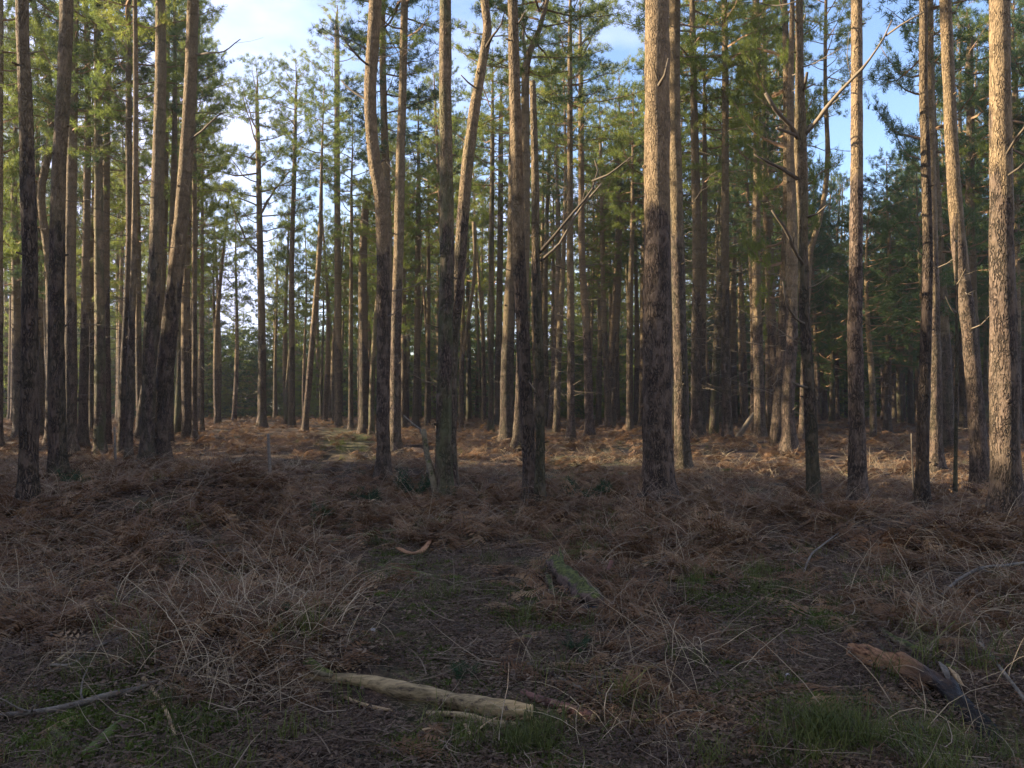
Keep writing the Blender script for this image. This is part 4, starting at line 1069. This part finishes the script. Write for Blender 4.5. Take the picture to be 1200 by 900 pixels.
def twigset(seed, n, L, r):
    rnd = np.random.default_rng(seed); mb = MB()
    for i in range(n):
        az = rnd.uniform(0, 6.28); q = Vector((rnd.normal() * .2, rnd.normal() * .2, rnd.uniform(.01, .06))); pts = []; l_ = L * rnd.uniform(.3, 1.2)
        el = rnd.uniform(-.02, .22)
        for k in range(5):
            pts.append(q.copy()); q = q + Vector((math.cos(az), math.sin(az), el)) * l_ / 4; az += rnd.normal() * .3; el += rnd.normal() * .15
        rr = r * rnd.uniform(.5, 1.3); mb.tube(pts, [rr, rr * .9, rr * .8, rr * .6, rr * .3], 4, 0, cap=False)
        if rnd.uniform() < .6:
            a2 = az + rnd.choice([-1, 1]) * .7; mb.tube([pts[2], pts[2] + Vector((math.cos(a2), math.sin(a2), .15)) * l_ * .35], [rr * .6, rr * .2], 3, 0, cap=False)
    return mb.mesh('twigs', [M_STALK], False)
TW = [twigset(200 + i, 4, .4, .0026) for i in range(4)] + [twigset(210, 1, .8, .0045)]
P, Q, Sc, I = [], [], [], []
for x, y in sample(1300, 3.0, 15, 1.1, lambda x, y: .9) + sample(1500, 14, 45, 1.0, lambda x, y: .8):
    s = random.uniform(.6, 1.2); P.append((x, y, height(x, y) + .01)); Q.append((random.uniform(-.12, .12), random.uniform(-.12, .12), random.uniform(0, 6.28)))
    Sc.append((s, s, s)); I.append(random.randrange(5))
scatter('twig_litter', P, Q, Sc, I, TW, 'fine fallen twigs strewn over the forest floor', 'twigs')

def litter(seed):
    rnd = np.random.default_rng(seed); mb = MB()
    for i in range(70):
        c = Vector((rnd.normal() * .16, rnd.normal() * .16, rnd.uniform(.003, .03))); s_ = rnd.uniform(.008, .024); a_ = rnd.uniform(0, 6.28)
        u = Vector((math.cos(a_), math.sin(a_), rnd.uniform(-.5, .5))) * s_; v = Vector((-math.sin(a_), math.cos(a_), rnd.uniform(-.5, .5))) * s_ * .6
        up_ = Vector((0, 0, s_ * .4))
        mb.tri(c - u, c + v, c + up_, 0); mb.tri(c + v, c + u, c + up_ * .5, 0)
        mb.tri(c - u, c + up_, c - v, 0)
    for i in range(50):
        c = Vector((rnd.normal() * .18, rnd.normal() * .18, rnd.uniform(.004, .03))); a_ = rnd.uniform(0, 6.28); l_ = rnd.uniform(.03, .07)
        d = Vector((math.cos(a_), math.sin(a_), rnd.uniform(-.2, .3))) * l_; mb.tri(c, c + Vector((0, 0, .003)), c + d, 1)
    return mb.mesh('litter', [M_LITTER, M_STALK], False)
LT = [litter(300 + i) for i in range(4)]
P, Q, Sc, I = [], [], [], []
for x, y in sample(5200, 2.8, 14, 1.15, lambda x, y: 1.0):
    s = random.uniform(.7, 1.3); P.append((x, y, height(x, y) + .006)); Q.append((0, 0, random.uniform(0, 6.28))); Sc.append((s, s, s)); I.append(random.randrange(4))
scatter('leaf_litter', P, Q, Sc, I, LT, 'brown leaf and needle litter on the forest floor', 'litter')

M_STRAW = twig_material('straw_stalks', (.16, .11, .07), (.50, .39, .25))
def straw(seed):
    rnd = np.random.default_rng(seed); mb = MB()
    for i in range(9):
        az = rnd.uniform(0, 6.28); el = rnd.uniform(.5, 1.45); q = Vector((rnd.normal() * .12, rnd.normal() * .12, 0)); pts = []; l_ = rnd.uniform(.2, .62)
        for k in range(6):
            pts.append(q.copy()); q = q + Vector((math.cos(az) * math.cos(el), math.sin(az) * math.cos(el), math.sin(el))) * l_ / 5
            el -= rnd.uniform(0, .32) + (rnd.uniform(.5, 1.4) if rnd.uniform() < .12 else 0); az += rnd.normal() * .15
        mb.tube(pts, [.0026, .0024, .0021, .0018, .0013, .0007], 3, 0, cap=False)
    return mb.mesh('straw_stalks', [M_STRAW], False)
STW = [straw(600 + i) for i in range(5)]
P, Q, Sc, I = [], [], [], []
for x, y in sample(4200, 4.2, 26, 1.25, lambda x, y: .55 * bracken_density(x, y)):
    s = random.uniform(.6, 1.15); P.append((x, y, height(x, y))); Q.append((random.uniform(-.2, .2), random.uniform(-.2, .2), random.uniform(0, 6.28))); Sc.append((s, s, s)); I.append(random.randrange(5))
scatter('straw_stalks', P, Q, Sc, I, STW, 'thin straw coloured dead stalks standing in the bracken', 'stalks')

def grass_mesh(seed, n, h, spread, mat=None):
    rnd = np.random.default_rng(seed); mb = MB()
    for i in range(n):
        c = Vector((rnd.normal() * spread, rnd.normal() * spread, 0)); a_ = rnd.uniform(0, 6.28); hh = h * rnd.uniform(.4, 1.15); ln_ = rnd.uniform(.15, .75)
        d = Vector((math.cos(a_), math.sin(a_), 0)); sd_ = Vector((-math.sin(a_), math.cos(a_), 0)) * .0028
        p1 = c + Vector((0, 0, hh * .5)) + d * hh * ln_ * .25; p2 = c + Vector((0, 0, hh * .85)) + d * hh * ln_ * .8; p3 = c + Vector((0, 0, hh * .8)) + d * hh * ln_ * 1.5
        mb.quad(c - sd_, c + sd_, p1 + sd_ * .8, p1 - sd_ * .8); mb.quad(p1 - sd_ * .8, p1 + sd_ * .8, p2 + sd_ * .5, p2 - sd_ * .5); mb.tri(p2 - sd_ * .5, p2 + sd_ * .5, p3)
    return mb.mesh('grass', [mat or M_GRASS], False)
GR = [grass_mesh(400 + i, 42, .16, .07) for i in range(3)] + [grass_mesh(410, 30, .26, .06)]
def gdens(x, y):
    px, py = to_px(x, y, 0); m_ = 0
    for cx, cy, rx, ry, a_ in ((1030, 882, 90, 22, 1.6), (650, 862, 60, 25, .6), (905, 700, 80, 35, .35), (560, 715, 110, 35, .12), (150, 860, 130, 45, .15), (410, 520, 40, 20, .8),
                              (1180, 885, 40, 20, .8), (850, 870, 90, 40, .15), (740, 640, 80, 40, .35), (1080, 780, 80, 40, .08), (500, 640, 100, 60, .15), (380, 760, 60, 30, .2)):
        m_ = max(m_, a_ * math.exp(-((px - cx) / rx) ** 2 - ((py - cy) / ry) ** 2))
    return max(0, (m_ + .03) * (.45 + 2.2 * noise.noise(Vector((x * 2.4, y * 2.4, 33)))))
P, Q, Sc, I = [], [], [], []
for x, y in sample(22000, 2.9, 30, 1.9, gdens):
    px, py = to_px(x, y, 0); s = random.uniform(.5, 1.1); tall = 3 if (px > 930 and py > 830) else 0
    P.append((x, y, height(x, y))); Q.append((random.uniform(-.2, .2), random.uniform(-.2, .2), random.uniform(0, 6.28))); Sc.append((s, s, s)); I.append(random.choice([0, 1, 2, 3] if tall else [0, 1, 2]))
scatter('grass', P, Q, Sc, I, GR, 'thin green and straw coloured grass growing in patches', 'grass')
def moss_mesh(seed):
    rnd = np.random.default_rng(seed); mb = MB()
    for i in range(170):
        r_ = abs(rnd.normal()) * .09; a_ = rnd.uniform(0, 6.28); c = Vector((math.cos(a_) * r_, math.sin(a_) * r_, max(0, .022 - r_ * .12)))
        d = Vector((rnd.normal(), rnd.normal(), 1.2)).normalized() * rnd.uniform(.01, .028); s_ = Vector((rnd.normal(), rnd.normal(), 0)).normalized() * .004
        mb.tri(c - s_, c + s_, c + d)
    return mb.mesh('moss', [M_MOSS], False)
MO = [moss_mesh(500 + i) for i in range(3)]
P, Q, Sc, I = [], [], [], []
for x, y in sample(17000, 2.9, 20, 1.5, lambda x, y: max(0, moss_mask(x, y) - .25) * 1.3):
    s = random.uniform(.6, 1.5); P.append((x, y, height(x, y))); Q.append((0, 0, random.uniform(0, 6.28))); Sc.append((s, s, s)); I.append(random.randrange(3))
scatter('moss', P, Q, Sc, I, MO, 'low cushions of yellow green moss on the forest floor', 'moss')


# ---------------------------------------------------------------- air
mb = MB(); x0, x1, y0, y1, z0, z1 = -170, 170, -70, 175, -14, 26  # haze volume added to lift the dark distance and mimic a lens veil
c = [Vector((x, y, z)) for z in (z0, z1) for y in (y0, y1) for x in (x0, x1)]
for f_ in ((0, 2, 3, 1), (4, 5, 7, 6), (0, 1, 5, 4), (2, 6, 7, 3), (0, 4, 6, 2), (1, 3, 7, 5)):
    mb.f.append(f_); mb.m.append(0)
mb.v = c
hm = bpy.data.materials.new('air'); hm.use_nodes = True; ht = hm.node_tree; ht.nodes.clear()
ho = ht.nodes.new('ShaderNodeOutputMaterial'); hv = ht.nodes.new('ShaderNodeVolumePrincipled')
hv.inputs['Color'].default_value = (.9, .94, 1, 1); hv.inputs['Density'].default_value = HAZE; hv.inputs['Anisotropy'].default_value = .35
ht.links.new(hv.outputs[0], ho.inputs['Volume'])
tag(link('haze', mb.mesh('haze', [hm], False)), 'thin haze added to the air of the wood to lift its dark distance', None, None, 'stuff')
